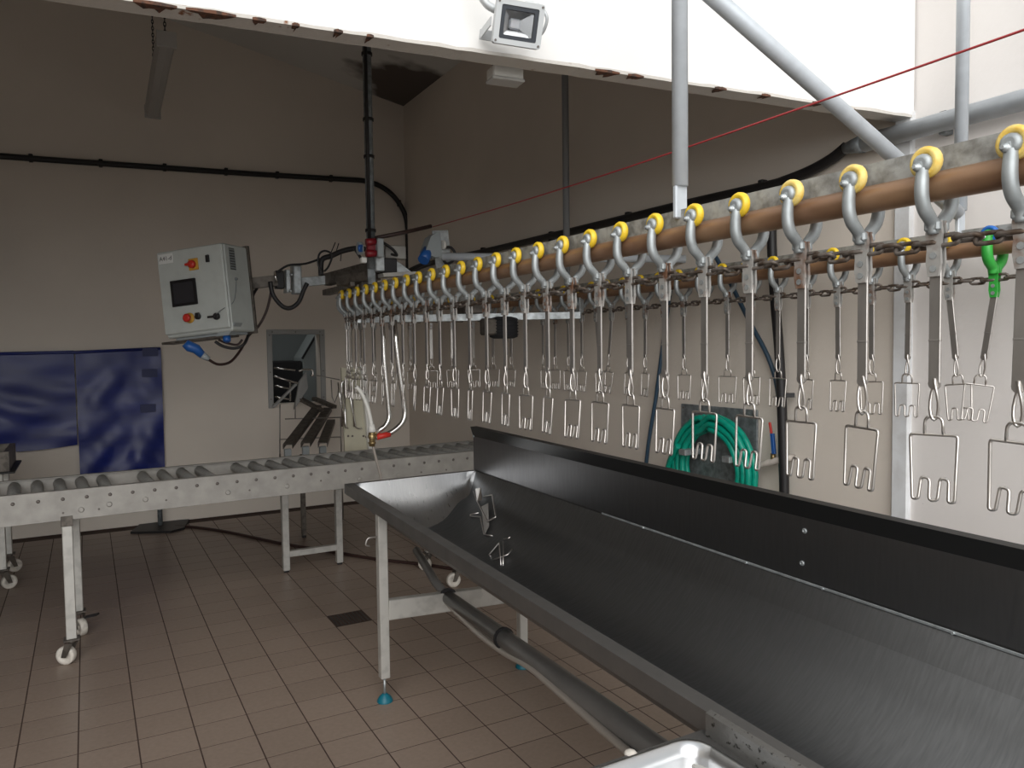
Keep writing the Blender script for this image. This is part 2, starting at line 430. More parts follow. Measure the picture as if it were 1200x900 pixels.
MB().prism([(1.96, 7.95, .31), (2.30, 7.95, .31), (2.30, 7.95, 1.62), (2.16, 7.95, 1.75), (1.96, 7.95, 1.42)], (0, .4, 0)).build('hood', 'room_grey', t)
MB().bar((1.95, 7.94, 1.41), (2.17, 7.94, 1.77), .02, .02).build('edge_strip', 'dark_void', t)
MB().box((2.05, 7.7, 1.3), (.05, .03, .9)).build('post', 'duct_grey', t)

# ---------------------------------------------------------------- wall and ceiling fittings
# floodlight on the white beam
Fc = on(606, 29, 1, fas_y(1.31)-.195)
flt = thing('floodlight', Fc, 'grey square floodlight with black bezel on the white beam', 'floodlight')
fdir = V(-.30, -.88, -.30).normalized(); fx = fdir.cross(V(0, 0, 1)).normalized()*-1; fz = fx.cross(-fdir)
fx = -fx if fx.x < 0 else fx; fz = fx.cross(-fdir)
flt.rotation_euler = (Matrix((fx, -fdir, fz)).transposed() @ Matrix.Rotation(math.radians(5), 3, 'Y')).to_euler()
flt.scale = (1.15, 1.15, 1.2)
def rr(w, h, r, n=4):
    out = []
    for cx, cz, a0 in ((w/2-r, h/2-r, 0), (-w/2+r, h/2-r, 90), (-w/2+r, -h/2+r, 180), (w/2-r, -h/2+r, 270)):
        for k in range(n+1):
            a = math.radians(a0+90*k/n); out.append((cx+r*math.cos(a), cz+r*math.sin(a)))
    return out
def frame_ring(m, w0, h0, w1, h1, y0, y1, r0=.006, r1=.004):       # rectangular ring, depth y0..y1
    A, B = rr(w0, h0, r0), rr(w1, h1, r1); n = len(A)
    vs = [V(x, y0, z) for x, z in A]+[V(x, y0, z) for x, z in B]+[V(x, y1, z) for x, z in A]+[V(x, y1, z) for x, z in B]
    fs = []
    for i in range(n):
        j = (i+1) % n
        fs += [[i, j, n+j, n+i], [2*n+i, 3*n+i, 3*n+j, 2*n+j], [i, 2*n+i, 2*n+j, j], [n+i, n+j, 3*n+j, 3*n+i]]
    m.add(vs, fs); return m
W, Hh = .118, .095
m = MB(); frame_ring(m, W, Hh, .092, .072, -.028, 0); bd = m.build('bezel', 'flood_grey', flt, True)
m = MB(); frame_ring(m, .092, .072, .072, .054, -.026, -.012); m.build('gasket', 'flood_black', flt, True)
m = MB(); m.prism([(x, 0, z) for x, z in rr(.110, .088, .008)], (0, .035, 0)); m.build('housing', 'flood_grey', flt, True)
for k in range(7): MB().box((-.045+.015*k, .043, 0), (.003, .02, .07), .0005).build('fin', 'flood_grey', flt, True)
m = MB(); a = [(x, -.014, z) for x, z in ((-.036, -.027), (.036, -.027), (.036, .027), (-.036, .027))]; b_ = [(x-.006, -.002, z) for x, z in ((-.011, -.009), (.011, -.009), (.011, .009), (-.011, .009))]
for i in range(4): m.quad(a[i], a[(i+1) % 4], b_[(i+1) % 4], b_[i])
m.build('reflector', 'reflector', flt, True)
MB().box((-.006, -.004, 0), (.022, .003, .018), .0005).build('led_chip', 'flood_led', flt, True)
MB().box((0, -.0185, 0), (.074, .002, .056), .0003).build('glass', 'flood_glass', flt, True)
for sx in (-1, 1):
    for sz in (-1, 1): MB().lathe([(.0028, 0), (.0028, .002)], (sx*.053, -.028, sz*.0415), (0, -1, 0), 8).build('screw', 'bolt_dark', flt, True)
m = MB(); m.bar((-.064, .005, .0), (-.075, .085, -.025), .022, .003, up=(1, 0, 0)); m.box((-.035, .092, -.025), (.085, .003, .024)); m.bar((.064, .005, 0), (.064, .095, -.02), .022, .003, up=(1, 0, 0))
m.build('bracket', 'flood_grey', flt, True)
m = MB(); m.tube(smooth_path([(.02, .06, .045), (.03, .07, .058), (.06, .06, .055), (.082, .05, .03), (.075, .06, -.005), (.05, .08, -.01)]), .0045, 8); m.build('cable', 'flood_grey', flt, True)
m = MB(); m.tube(smooth_path([(-.05, .05, .03), (-.075, .05, .04), (-.095, .06, .07), (-.1, .07, .12)]), [.010]*18+[.012], 8); m.build('conduit', 'flood_grey', flt, True)
# little plaster chips and drill holes on the beam
# small bulkhead box behind the beam
P = on(592, 92, 1, fas_y(1.25)+.09)
t = thing('emergency_light', P, 'small white box light fixed behind the lower edge of the white beam', 'light', rot=(0, 0, math.radians(-6)))
MB().box((0, 0, .012), (.105, .06, .036), .004).build('body', 'white_plastic', t, True)
MB().box((0, 0, -.010), (.112, .066, .010), .004).build('diffuser', 'lamp_diffuser', t, True)
MB().box((0, -.035, .042), (.09, .075, .03), .002).build('bracket', 'galv_dark', t, True)

# batten lamp on chains
a = on(195, 47, 1, 5.35); b = on(179, 131, 1, 6.75); b.z = a.z-.03 if abs(a.z-b.z) > .12 else b.z
t = thing('batten_lamp', (a+b)/2, 'long grey fluorescent batten lamp hanging from the ceiling on two chains', 'lamp')
m = MB(); d = (b-a).normalized(); sx = d.cross(V(0, 0, 1)).normalized()
prof = [(-.055, .0), (-.055, .045), (.055, .045), (.055, 0), (.04, -.035), (0, -.05), (-.04, -.035)]
m.prism([a+sx*u+V(0, 0, w) for u, w in prof[:4]], b-a); m.build('tray', 'lamp_diffuser', t)
m = MB(); m.prism([a+sx*u*.96+V(0, 0, w) for u, w in (prof[3], prof[4], prof[5], prof[6], prof[0])], b-a); m.build('diffuser', 'lamp_diffuser', t)
for e, dd in ((a, -d), (b, d)): MB().bar(e, e+dd*.02, .118, .1).build('end_cap', 'lamp_diffuser', t)
for u in (.06, .80):
    p = a.lerp(b, u)+V(0, 0, .045); m = MB(); z = p.z; k = 0
    top = roof_z(p.x)
    while z < top-.05:
        m.tube([V(p.x, p.y, z)+(V(math.cos(q), 0, 0) if k % 2 else V(0, math.cos(q), 0))*.007+V(0, 0, .014+.017*math.sin(q)) for q in [i*math.pi/4 for i in range(8)]], .003, 5, closed=True)
        z += .025; k += 1
    m.build('chain', 'black_rubber', t)

# black conduit along the back wall, curving down in the corner
def clips(obj_parent, pts, r, m_, ax):
    for p in pts: MB().box(p, (r*2.6, r*2.6, r*2.6) if ax is None else ax, .002).build('clip', m_, obj_parent)
yc = YF-.03
pth = [V(XL+.02, yc, 2.99)] + [on(x, y, 1, yc) for x, y in ((0, 183), (140, 193), (300, 204), (400, 210), (432, 213), (455, 224), (470, 242), (477, 262), (478, 300), (478, 322))]
t = thing('wall_conduit', (pth[1].x, yc, pth[1].z), 'black conduit clipped along the back wall and bending down in the corner', 'conduit')
MB().tube(smooth_path(pth, 5), .024, 10).build('tube', 'black_rubber', t)
for (x, y) in ((36, 185), (118, 191), (193, 196), (265, 201), (325, 205), (388, 209), (468, 238), (478, 285)):
    p = on(x, y, 1, yc); MB().box(p+V(0, .008, 0), (.03, .045, .062), .004).build('clip', 'black_rubber', t)
# black conduit along the right wall
xc = XW-.035
pth = [on(x, y, 0, xc) for x, y in ((992, 172), (975, 186), (950, 200), (920, 212), (895, 219), (800, 240), (700, 264), (580, 292), (500, 310))] + [V(xc, 7.1, 2.24)]
t = thing('wall_hose', pth[3], 'black conduit clipped along the right wall inside the opening', 'conduit')
MB().tube(smooth_path(pth, 5), .024, 10).build('tube', 'black_rubber', t)
for x, y in ((892, 219), (735, 255), (645, 277), (565, 295)):
    p = on(x, y, 0, xc); MB().box(p+V(.01, 0, .0), (.04, .03, .066), .004).build('clip', 'black_rubber', t)
# grey pipe the black one runs into
xg = XW-.055
pa, pb = on(1005, 170, 0, xg), on(1210, 114, 0, xg)
t = thing('wall_pipe', pa, 'fat grey plastic pipe along the bright right wall with the black conduit entering it', 'pipe')
d = (pb-pa).normalized()
MB().tube([pa+d*.03, pb+d*2.2], .036, 14).build('tube', 'pipe_paint', t)
MB().tube([pa-d*.06, pa-d*.02, pa+d*.03], [.022, .03, .038], 14).build('reducer', 'galv_dark', t)
for u in (.35, 1.2): MB().box(pa+d*u+V(.03, 0, 0), (.05, .03, .085), .004).build('clamp', 'galv_dark', t)

# fittings low on the right wall: hose board, tap, pipes
xh = XW-.012
p0, p1 = on(798, 473, 0, xh), on(887, 481, 0, xh)
t = thing('hose_board', ((XW-.006), (p0.y+p1.y)/2, .75), 'dark grey metal board on the right wall holding the green hose', 'board')
MB().box((XW-.006, (p0.y+p1.y)/2, (p0.z+.74)/2), (.012, p0.y-p1.y, p0.z-.74), .002).build('panel', 'galv_dark', t)
hc = on(835, 549, 0, XW-.08)
hk = MB()
hk.tube([hc+V(.08, 0, .02)+V(0, .165*math.cos(q), .165*math.sin(q)) for q in [math.radians(20+14*k) for k in range(11)]], .012, 8)
hk.build('hook', 'galv', t)
for sy in (-1, 1): MB().bar(hc+V(.075, sy*.155, .07), hc+V(-.065, sy*.155, .07), .05, .03).build('hook_arm', 'galv', t)
for y_, z_ in ((p0.y-.02, p0.z-.02), (p1.y+.02, p1.z-.02)): MB().lathe([(.006, 0), (.005, .004)], (XW-.012, y_, z_), (-1, 0, 0), 8).build('screw', 'bolt_dark', t)
m = MB(); rnd = random.Random(3); pts = []
for k in range(6):
    ra = .205+.028*(k % 3)+rnd.uniform(-.006, .008); x_ = -.03+.034*(k//3)
    for i in range(24):
        q = 2*math.pi*i/24+math.pi/2; u = i/24
        pts.append(hc+V(x_+.01*u+rnd.uniform(-.003, .003), ra*math.cos(q)*(1+.04*(k % 2)), ra*math.sin(q)*(1.0+.25*max(0, -math.sin(q)))))
m.tube(smooth_path(pts, 2), .0165, 8)
m.tube(smooth_path([hc+V(-.05, .20, .10), hc+V(-.04, .28, .0), hc+V(-.03, .33, -.15), hc+V(-.03, .34, -.4), hc+V(-.04, .3, -.7), hc+V(-.05, .05, -.82), (hc.x-.08, hc.y-.3, .02)]), .0165, 8)
tag(m.build('garden_hose', 'green_hose'), 'coiled green water hose hanging on the grey board', 'hose')
# tap
tv = on(890, 545, 0, XW-.05)
t = thing('water_tap', tv, 'brass water tap with red and blue lever handle on the right wall', 'tap')
m = MB(); m.tube([on(868, 552, 0, XW-.05), tv, on(921, 537, 0, XW-.05)], .016, 10); m.tube([on(921, 537, 0, XW-.05), on(921, 537, 0, XW-.05)+V(.05, 0, 0)], .016, 10); m.build('pipe', 'mortar', t)
m = MB(); m.tube([on(880, 548, 0, XW-.05), on(880, 560, 0, XW-.06), on(881, 576, 0, XW-.06)], [.02, .024, .022], 10); m.build('valve', 'bolt_dark', t)
m = MB(); m.tube([on(906, 540, 0, XW-.05), on(906, 531, 0, XW-.05)], .012, 8); m.build('stem', 'brass', t)
MB().bar(on(907, 532, 0, XW-.06), on(905, 508, 0, XW-.06), .018, .014, up=(1, 0, 0)).build('lever', 'blue_cap', t)
MB().bar(on(904, 508, 0, XW-.06), on(902, 495, 0, XW-.06), .010, .010, up=(1, 0, 0)).build('lever_tip', 'red', t)
# plinth below the tap
# black downpipe and blue hoses
pth = [on(x, y, 0, XW-.06) for x, y in ((904, 262), (905, 300), (908, 350), (913, 410), (916, 470), (918, 530), (919, 585))]
pth.append(V(pth[-1].x, pth[-1].y, .02))
t = thing('downpipe_hose', (pth[-1].x, pth[-1].y, .01), 'black hose running straight down the right wall beside the tap', 'hose')
MB().tube(smooth_path(pth, 4), .022, 10).build('tube', 'black_rubber', t)
MB().bar(on(917, 463, 0, XW-.06), on(931, 463, 0, XW-.02), .02, .02).build('clip', 'black_rubber', t)
pth = [on(x, y, 0, XW-.035) for x, y in ((838, 300), (855, 330), (880, 380), (900, 418), (911, 455), (914, 500), (915, 545), (916, 590))]
pth.append(V(pth[-1].x, pth[-1].y, .02))
tag(MB().tube(smooth_path(pth, 4), .011, 8).build('blue_hose', 'blue_hose'), 'thin blue hose slanting to and down beside the black hose', 'hose')
pth = [on(x, y, 0, XW-.02) for x, y in ((790, 320), (785, 345), (776, 410), (768, 470), (757, 545))]
pth.append(V(pth[-1].x, pth[-1].y+.08, .05))
tag(MB().tube(smooth_path(pth, 4), .011, 8).build('blue_hose', 'blue_hose'), 'thin blue hose hanging down left of the grey hose board', 'hose')

# ================================================================ overhead conveyor
XR1, XR2, ZT = 1.388, 2.645, 1.788
dz2 = .024
YT = 4.45; RC = (XR2-XR1)/2; XCt = (XR1+XR2)/2
def track_pt(s, zoff=0.0):
    """distance along the loop from Y=0 on the front rail; returns point, tangent"""
    if s <= YT: return V(XR1, s, ZT+zoff), V(0, 1, 0)
    a = (s-YT)/RC
    if a <= math.pi:
        return V(XCt-RC*math.cos(a), YT+RC*math.sin(a), ZT+zoff+dz2*a/math.pi), V(math.sin(a), math.cos(a), 0)
    return V(XR2, YT-(s-YT-math.pi*RC), ZT+zoff+dz2), V(0, -1, 0)
SEND = YT+math.pi*RC+YT
trk = thing('overhead_track', (XR1, 1.56, ZT), 'overhead conveyor track of brown round tube under a grey steel bar, hung on pipes', 'track')
ss = [-1.2] + [YT*k/10 for k in range(1, 11)] + [YT+math.pi*RC*k/24 for k in range(1, 25)] + [SEND-YT*k/10*1.0 for k in range(9, -1, -1)] + [SEND+1.2]
MB().tube([track_pt(s)[0] for s in ss], .027, 14).build('rail_tube', 'rail_brown', trk)
rows = [[], [], [], []]
for s in ss:
    p, tg = track_pt(s); nx = V(tg.y, -tg.x, 0)
    rows[0].append(p-nx*.004+V(0, 0, .022)); rows[1].append(p-nx*.004+V(0, 0, .070)); rows[2].append(p+nx*.004+V(0, 0, .070)); rows[3].append(p+nx*.004+V(0, 0, .022))
m = MB().grid(rows, False); m.add(rows[0]+rows[3], [[i, i+1, len(ss)+i+1, len(ss)+i] for i in range(len(ss)-1)])
m.build('rail_bar', 'plate_steel', trk)
MB().bar((XR1, 4.40, ZT+.085), (XR1, 4.97, ZT+.085), .05, .035).build('rail_stub', 'dark_steel', trk)
def hanger(x, y, z0, matn, r=.021):
    m = MB(); m.tube([(x, y, z0+.07), (x, y, roof_z(x) if y > 2.0 else 4.3)], r, 14)
    m.box((x, y, z0+.035), (r*1.9, r*.7, .10), .003)
    return m.build('hanger_pipe', matn, trk)
hanger(XR1, 1.562, 1.85, 'pipe_paint'); hanger(XR2, 1.559, 1.88, 'pipe_paint')
h3 = hanger(XR1, 4.06, 1.87, 'galv_dark', .024); hanger(XR2, 4.02, 1.90, 'pipe_dark')
for z in (2.15, 2.55, 2.75, 3.1): MB().lathe([(.030, -.008), (.030, .008)], (XR1, 4.06, z), (0, 0, 1), 12).build('cable_tie', 'black_rubber', trk)
MB().tube([(XR1-.018, 4.03, 2.0), (XR1-.018, 4.03, 3.9)], .010, 8).build('tied_cable', 'black_rubber', trk)
# diagonal brace between the near hangers
e = on(1118, 258, 1, 1.57); e.x = XR2-.03; e = V(XR2-.02, 1.555, 1.94)
d1 = on(840, 0, 1, 1.57)
dd = (d1-e).normalized()
MB().tube([e, e+dd*1.62], .024, 14).build('brace_pipe', 'pipe_paint', trk)
# stay from the right wall across the far rail
MB().tube([(XW, 3.16, 1.965), (1.70, 3.80, 1.995)], .021, 12).build('stay_pipe', 'pipe_paint', trk)

# trolley prototypes, local frame: origin on the tube axis, x across the rail, y along it
def frame_path():
    b = -.123
    c = [(-.043, 0), (-.039, b), (-.028, b-.001), (-.027, -.083), (-.0115, -.081), (-.009, b), (.006, b-.001), (.0075, -.083), (.023, -.081), (.026, b), (.037, b-.001), (.043, 0)]
    pts = [V(0, y, z) for y, z in c]
    for k in (1, 2, 5, 6, 9, 10): pts[k].x = -.006
    return fillet(pts, .007, 4, True)
frame_m = MB(); frame_m.tube(frame_path(), .0031, 6, closed=True)
frame_m.tube(fillet([V(0, -.017, 0), V(0, -.016, .034), V(0, .016, .034), V(0, .017, 0)], .013, 4), .0031, 6)
link_m = MB()
ov = []
for k in range(18):
    q = 2*math.pi*k/18; c_, s_ = math.cos(q), math.sin(q)
    tw = .9*(c_)                                     # flattened ring, twisted along its length
    wv = .0085*s_
    ov.append(V(wv*math.sin(tw), wv*math.cos(tw), -.026+.040*c_))
link_m.tube(ov, .0031, 6, closed=True)
strap_m = MB().box((0, 0, -.256), (.0055, .0225, .220), .0012)
strap_m.lathe([(.0113, -.0028), (.0113, .0028)], (0, 0, -.366), (1, 0, 0), 14)
strap_m.box((0, 0, -.285), (.0066, .0232, .004), .0005)
def arm_mesh(sgn, fat=0.0):
    m = MB()
    pr = [(-.0445, .040), (-.0445, .026), (-.0460, .009), (-.0470, -.008), (-.0450, -.028), (-.0365, -.046), (-.0235, -.058), (-.0125, -.070), (-.009, -.088)]
    pts = smooth_path([V(sgn*x, 0, z) for x, z in pr], 3)
    n = len(pts); rs = [.0105+fat+.0022*math.sin(math.pi*i/(n-1)) for i in range(n)]
    m.tube(pts, rs, 8)
    m.lathe([(.0165, -.006), (.0180, 0), (.0165, .006), (.010, .009)], (sgn*-.0445, 0, .037), (-sgn, 0, 0), 12)
    m.box((sgn*-.012, 0, -.074), (.014, .030, .020), .004)
    return m
def nut_mesh(sgn):
    m = MB(); m.lathe([(.0080, .008), (.0080, .011), (.0066, .011), (.0066, .016), (.0038, .016), (.0038, .020)], (sgn*-.0455, .004, .030), (-sgn, 0, 0), 6); return m
wheel_m = {}
def wheel_mesh(sgn):
    m = MB(); c = (sgn*-.035, 0, .040)
    m.lathe([(.0155, -.009), (.0265, -.009), (.029, -.006), (.029, .004), (.0262, .0055), (.0262, .0085), (.022, .0095), (.019, .0085), (.0155, .007)], c, (-sgn, 0, 0), 20, closed=True); return m
def hub_mesh(sgn):
    m = MB(); m.lathe([(.013, -.007), (.013, .004), (.007, .006), (.006, .012)], (sgn*-.035, 0, .040), (-sgn, 0, 0), 12); return m
clevis_m = MB()
for sx in (-1, 1):
    poly = [(-.013, -.064), (.013, -.064), (.016, -.088), (.013, -.116), (.0145, -.142), (.010, -.166), (-.010, -.166), (-.0145, -.142), (-.013, -.116), (-.016, -.088)]
    clevis_m.prism([(sx*.0035, y, z) for y, z in poly], (sx*.006, 0, 0))
cb_m = MB()
for z in (-.128, -.152):
    cb_m.lathe([(.0065, -.0115), (.0065, .0115)], (0, 0, z), (1, 0, 0), 8)
ME = {
 'arm': (arm_mesh(1).mesh('arm', 'casting'), arm_mesh(-1).mesh('arm', 'casting')),
 'arm_green': (arm_mesh(1, .0045).mesh('arm', 'green_plastic'), arm_mesh(-1, .0045).mesh('arm', 'green_plastic')),
 'nut': (nut_mesh(1).mesh('nut', 'galv'), nut_mesh(-1).mesh('nut', 'galv')),
 'wheel': (wheel_mesh(1).mesh('wheel', 'wheel_yellow'), wheel_mesh(-1).mesh('wheel', 'wheel_yellow')),
 'wheel_cream': (wheel_mesh(1).mesh('wheel', 'wheel_cream'), wheel_mesh(-1).mesh('wheel', 'wheel_cream')),
 'wheel_blue': (wheel_mesh(1).mesh('wheel', 'blue_plastic'), wheel_mesh(-1).mesh('wheel', 'blue_plastic')),
 'hub': (hub_mesh(1).mesh('hub', 'dark_steel'), hub_mesh(-1).mesh('hub', 'dark_steel')),
 'clevis': clevis_m.mesh('clevis', 'clevis_steel'), 'clevis_green': clevis_m.mesh('clevis', 'green_plastic'),
 'clevis_bolt': cb_m.mesh('clevis_bolt', 'galv'),
 'strap': strap_m.mesh('strap', 'strap_steel'), 'link': link_m.mesh('hook_link', 'wire_steel'), 'frame': frame_m.mesh('leg_frame', 'wire_steel'),
}
def put(name, me, parent, loc=(0, 0, 0), rot=(0, 0, 0)):
    o = bpy.data.objects.new(name, me); COL.objects.link(o); o.parent = parent; o.location = loc; o.rotation_euler = rot; return o
rt = random.Random(21)
ORD = ['nought', 'first', 'second', 'third', 'fourth', 'fifth', 'sixth', 'seventh', 'eighth', 'ninth', 'tenth', 'eleventh', 'twelfth', 'thirteenth', 'fourteenth', 'fifteenth', 'sixteenth', 'seventeenth', 'eighteenth', 'nineteenth', 'twentieth', 'twenty-first']
def trolley(s, label, group, yaw=0.0, tilt=0.0, style='', hoff=0.0):
    p, tg = track_pt(s)
    rz = math.atan2(-tg.x, tg.y)
    rear = (s > YT+math.pi*RC*.5)
    if rear: rz += math.pi                              # the wheel with its nut stays towards the open side
    root = thing('shackle_trolley', p, label, 'shackle', group, rot=(0, 0, rz))
    wk = {'green': 'wheel_blue', 'cream': 'wheel_cream'}.get(style, 'wheel')
    for k in (0, 1):
        w = put('wheel', ME[wk][k], root); put('hub', ME['hub'][k], w)
        a = put('arm', ME['arm_green' if style == 'green' else 'arm'][k], root); put('nut', ME['nut'][k], a)
    put('clevis', ME['clevis_green' if style == 'green' else 'clevis'], root)
    put('clevis_bolt', ME['clevis_bolt'], root)
    # strap swings about the lower clevis bolt
    piv = V(0, 0, -.152); R = Matrix.Rotation(tilt, 4, 'X')
    def place(q): return piv + (R @ (V(q)-piv))
    put('strap', ME['strap'], root, place((0, 0, 0)), (tilt, 0, 0))
    put('hook_link', ME['link'], root, place((0, 0, -.368)), (tilt, 0, rt.uniform(-.5, .5)))
    e = Euler((tilt*.8+rt.uniform(-.03, .03), rt.uniform(-.03, .03), yaw), 'XYZ')
    put('leg_frame', ME['frame'], root, place((0, 0, -.462)), e)
    return root
s0 = on(1185, 168, 0, 1.343).y; PITCH = .1524
widths = [None, 50, 35, 36, 30, 28, 21, 20, 20, 18, 11, 16, 9, 10, 5, 9, 7]
for i in range(-3, 26):
    s = s0+i*PITCH
    x, y, z = pix((XR1, s, 1.25)); bear = math.atan2(XR1, s)
    if 0 < i < len(widths): 
        vw = min(1, widths[i]*z/F/.088); yaw = math.asin(vw)-bear
    else: yaw = rt.uniform(-.5, .4)
    if i == 3: yaw -= .1
    cream = i < 4
    wc = 'cream' if cream else 'yellow'
    if s > 1.562: nfar = globals().get('nfar', 0)+1; lab = '%s-wheeled shackle, %s beyond the near hanger pipe on the front rail' % (wc, ORD[nfar])
    else: lab = '%s-wheeled shackle, %s from the near hanger pipe on its sink side' % (wc, ORD[int((1.562-s)/PITCH)+1])
    trolley(s, lab, 'cream wheeled shackles on the front rail' if cream else 'yellow wheeled shackles on the front rail', yaw, 0.0 if i else .02, 'cream' if cream else '')
sl_ = s0+25*PITCH
k = 1
while sl_+k*PITCH < YT+math.pi*RC:
    trolley(sl_+k*PITCH, '%s shackle around the end curve of the track, counted from the front rail' % ORD[k], 'shackles on the end curve', rt.uniform(-.8, .8)); k += 1
yg = on(1157, 300, 0, XR2-.045).y
for i in range(-2, 20):
    y = yg+i*.1512
    if y > YT: break
    s = YT+math.pi*RC+(YT-y)
    px_ = pix((XR2, y, 1.3))[0]
    if i == 0: trolley(s, 'shackle with bright green plastic arm and blue wheel on the rear rail', None, .5, math.radians(8), 'green')
    elif i == 1: trolley(s, 'slanting shackle on the rear rail tangled with the green one', None, .15, -math.radians(6.5))
    elif abs(px_-724) < 11: trolley(s, 'slanting shackle on the rear rail crossing its neighbour, leaning away from the green one', None, .1, math.radians(7))
    elif abs(px_-704) < 10: trolley(s, 'slanting shackle on the rear rail crossing its neighbour, leaning towards the green one', None, .1, -math.radians(7))
    else: trolley(s, 'upright shackle on the rear rail, %s from the green one towards %s' % (ORD[abs(i)], 'the back wall' if i > 0 else 'the sink'), 'upright shackles on the rear rail', rt.uniform(-.45, .45), rt.uniform(-.015, .015))
# chain
lp = PITCH/4
L_ = lp*1.32; lw = .011
link_pts = []
for k in range(16):
    q = 2*math.pi*k/16; c, sn = math.cos(q), math.sin(q)
    link_pts.append(V(lw*.9*sn, (L_/2-lw)*(1 if c > 0 else -1)*(1 if abs(c) > .05 else 0)+lw*.9*c, 0))
link_me = MB().tube(link_pts, .0048, 6, closed=True).mesh('link', 'chain_steel')
chn = thing('conveyor_chain', (XR1, 1.56, ZT-.104), 'dark steel link chain joining the shackles around the track', 'chain')
s = s0-2*PITCH+lp/2; k = 0
while s < YT+math.pi*RC+(YT-yg)+.18 and k < 298:
    p, tg = track_pt(s, -.104+.004*math.sin(s*40)); o = put('link', link_me, chn, p-ORG[chn.name])
    o.rotation_euler = Euler((0, (math.pi/2 if k % 2 else 0)+.35, math.atan2(-tg.x, tg.y)), 'XYZ'); s += lp; k += 1
# red pull cord
pa = on(507, 266, 1, 4.2); 
pb_ = on(1200, 35, 0, pa.x-.12); dcord = (pb_-pa)
m = MB(); m.tube([pa+dcord*u+V(0, 0, -.02*math.sin(math.pi*min(1, u))) for u in [k/12 for k in range(13)]]+[pa+dcord*1.25], .0028, 6)
tag(m.build('pull_cord', 'red_cord'), 'thin red emergency pull cord stretched along the overhead track', 'cord')

# ================================================================ roller conveyor
CA = math.atan(.056)
cdx, cdy = V(math.cos(CA), math.sin(CA), 0), V(-math.sin(CA), math.cos(CA), 0)
def cv(x, w, z):                      # x along the conveyor (world X where it crosses), w across, z height
    return V(0, 4.1856, 0) + cdx*(x/math.cos(CA)) + cdy*w + V(0, 0, z)
cvr = thing('roller_conveyor', cv(1.0, .25, 0), 'long steel roller conveyor with grey rollers standing on casters', 'conveyor')
CX0, CX1 = -1.55, 2.42
def channel(w, sgn):
    m = MB()
    m.bar(cv(CX0, w, .777), cv(CX1, w, .777), .004, .142, ch=.0008)
    m.bar(cv(CX0, w+sgn*.014, .8475), cv(CX1, w+sgn*.014, .8475), .030, .004, ch=.0008)
    m.bar(cv(CX0, w+sgn*.014, .707), cv(CX1, w+sgn*.014, .707), .030, .004, ch=.0008)
    return m.build('side_beam', 'conveyor_steel', cvr)
bf = channel(0, 1); bb = channel(.50, -1)
i = -13
X0r = -.318
while True:
    x = X0r+.0995*i
    if x > CX1-.05: break
    if x > CX0+.05:
        m = MB(); m.lathe([(.0085, 0), (.0085, .002), (.005, .005), (.003, .005)], cv(x, -.002, .808), -cdy, 8); m.build('axle_end', 'bolt_dark', bf)
        if i not in (5, 10, -7):
            m = MB(); m.lathe([(.006, .003), (.006, .012), (.026, .012), (.0285, .016), (.0285, .484), (.026, .488), (.006, .488), (.006, .497)], cv(x, 0, .812), cdy, 14)
            m.build('roller', 'roller_grey', cvr)
    i += 1
for x, z in ((-.045, .748), (.075, .76), (.235, .765), (.63, .755), (.94, .755), (1.36, .75), (1.6, .748)):
    MB().lathe([(.013, 0), (.013, .003), (.009, .005)], cv(x, -.002, z), -cdy, 10).build('plug', 'conveyor_steel', bf)
for x, z in ((-.12, .742), (.03, .742), (.33, .75), (.74, .755), (1.13, .765), (1.75, .752), (1.92, .75)):
    MB().lathe([(.005, 0), (.005, .003)], cv(x, -.002, z), -cdy, 8).build('bolt_hole', 'bolt_dark', bf)
def caster(base, z_top, parent, wheel='nylon', r=.045, trail=.03, ang=0):
    b = V(base); q = Matrix.Rotation(ang, 3, 'Z')
    f = MB(); c = V(b.x, b.y, r)+q @ V(trail, 0, 0)
    f.box((b.x, b.y, z_top-.004), (.07, .07, .008), .002)
    f.lathe([(.02, 0), (.02, -.014)], (b.x, b.y, z_top-.008), (0, 0, 1), 12)
    n = q @ V(0, 1, 0)
    for s_ in (-1, 1):
        o_ = n*(.022*s_)
        f.prism([V(b.x, b.y, z_top-.02)+o_+q @ V(-.018, 0, 0), V(b.x, b.y, z_top-.02)+o_+q @ V(.022, 0, 0), c+o_+q @ V(.012, 0, -.006), c+o_+q @ V(-.012, 0, -.006)], n*(.003*s_))
    fk = f.build('caster_fork', 'dark_steel', parent)
    w = MB(); w.lathe([(.012, -.016), (r*.55, -.014), (r*.6, -.017), (r*.93, -.017), (r, -.011), (r, .011), (r*.93, .017), (r*.6, .017), (r*.55, .014), (.012, .016)], c, n, 20, closed=True)
    w.lathe([(.012, -.018), (.012, .018)], c, n, 10)
    w.build('caster_wheel', wheel, parent)
    return fk
for x, wl in ((-.105, ((.02, 0), (.455, -3.8))), (2.0, ((.02, .5), (.43, -.3)))):
    for w, ang in wl:
        P = cv(x+(.05 if w > .3 and x < 0 else 0), w, 0)
        m = MB(); m.bar(V(P.x, P.y, .128), V(P.x, P.y, .705), .045, .045, up=(0, 1, 0), ch=.003); lg = m.build('leg', 'leg_steel', cvr)
        MB().box((P.x, P.y-.024, .70), (.05, .004, .05)).build('leg_plate', 'dark_steel', cvr)
        caster(P, .128, cvr, ang=ang+2.6)
        if w > .3: MB().bar(V(P.x+.03, P.y-.05, .10), V(P.x+.09, P.y-.08, .115), .03, .01).build('brake_pedal', 'black_rubber', cvr)
    a, b = cv(x, .02, .62), cv(x, .46, .62)
    MB().bar(a, b, .03, .03).build('cross_tie', 'leg_steel', cvr)

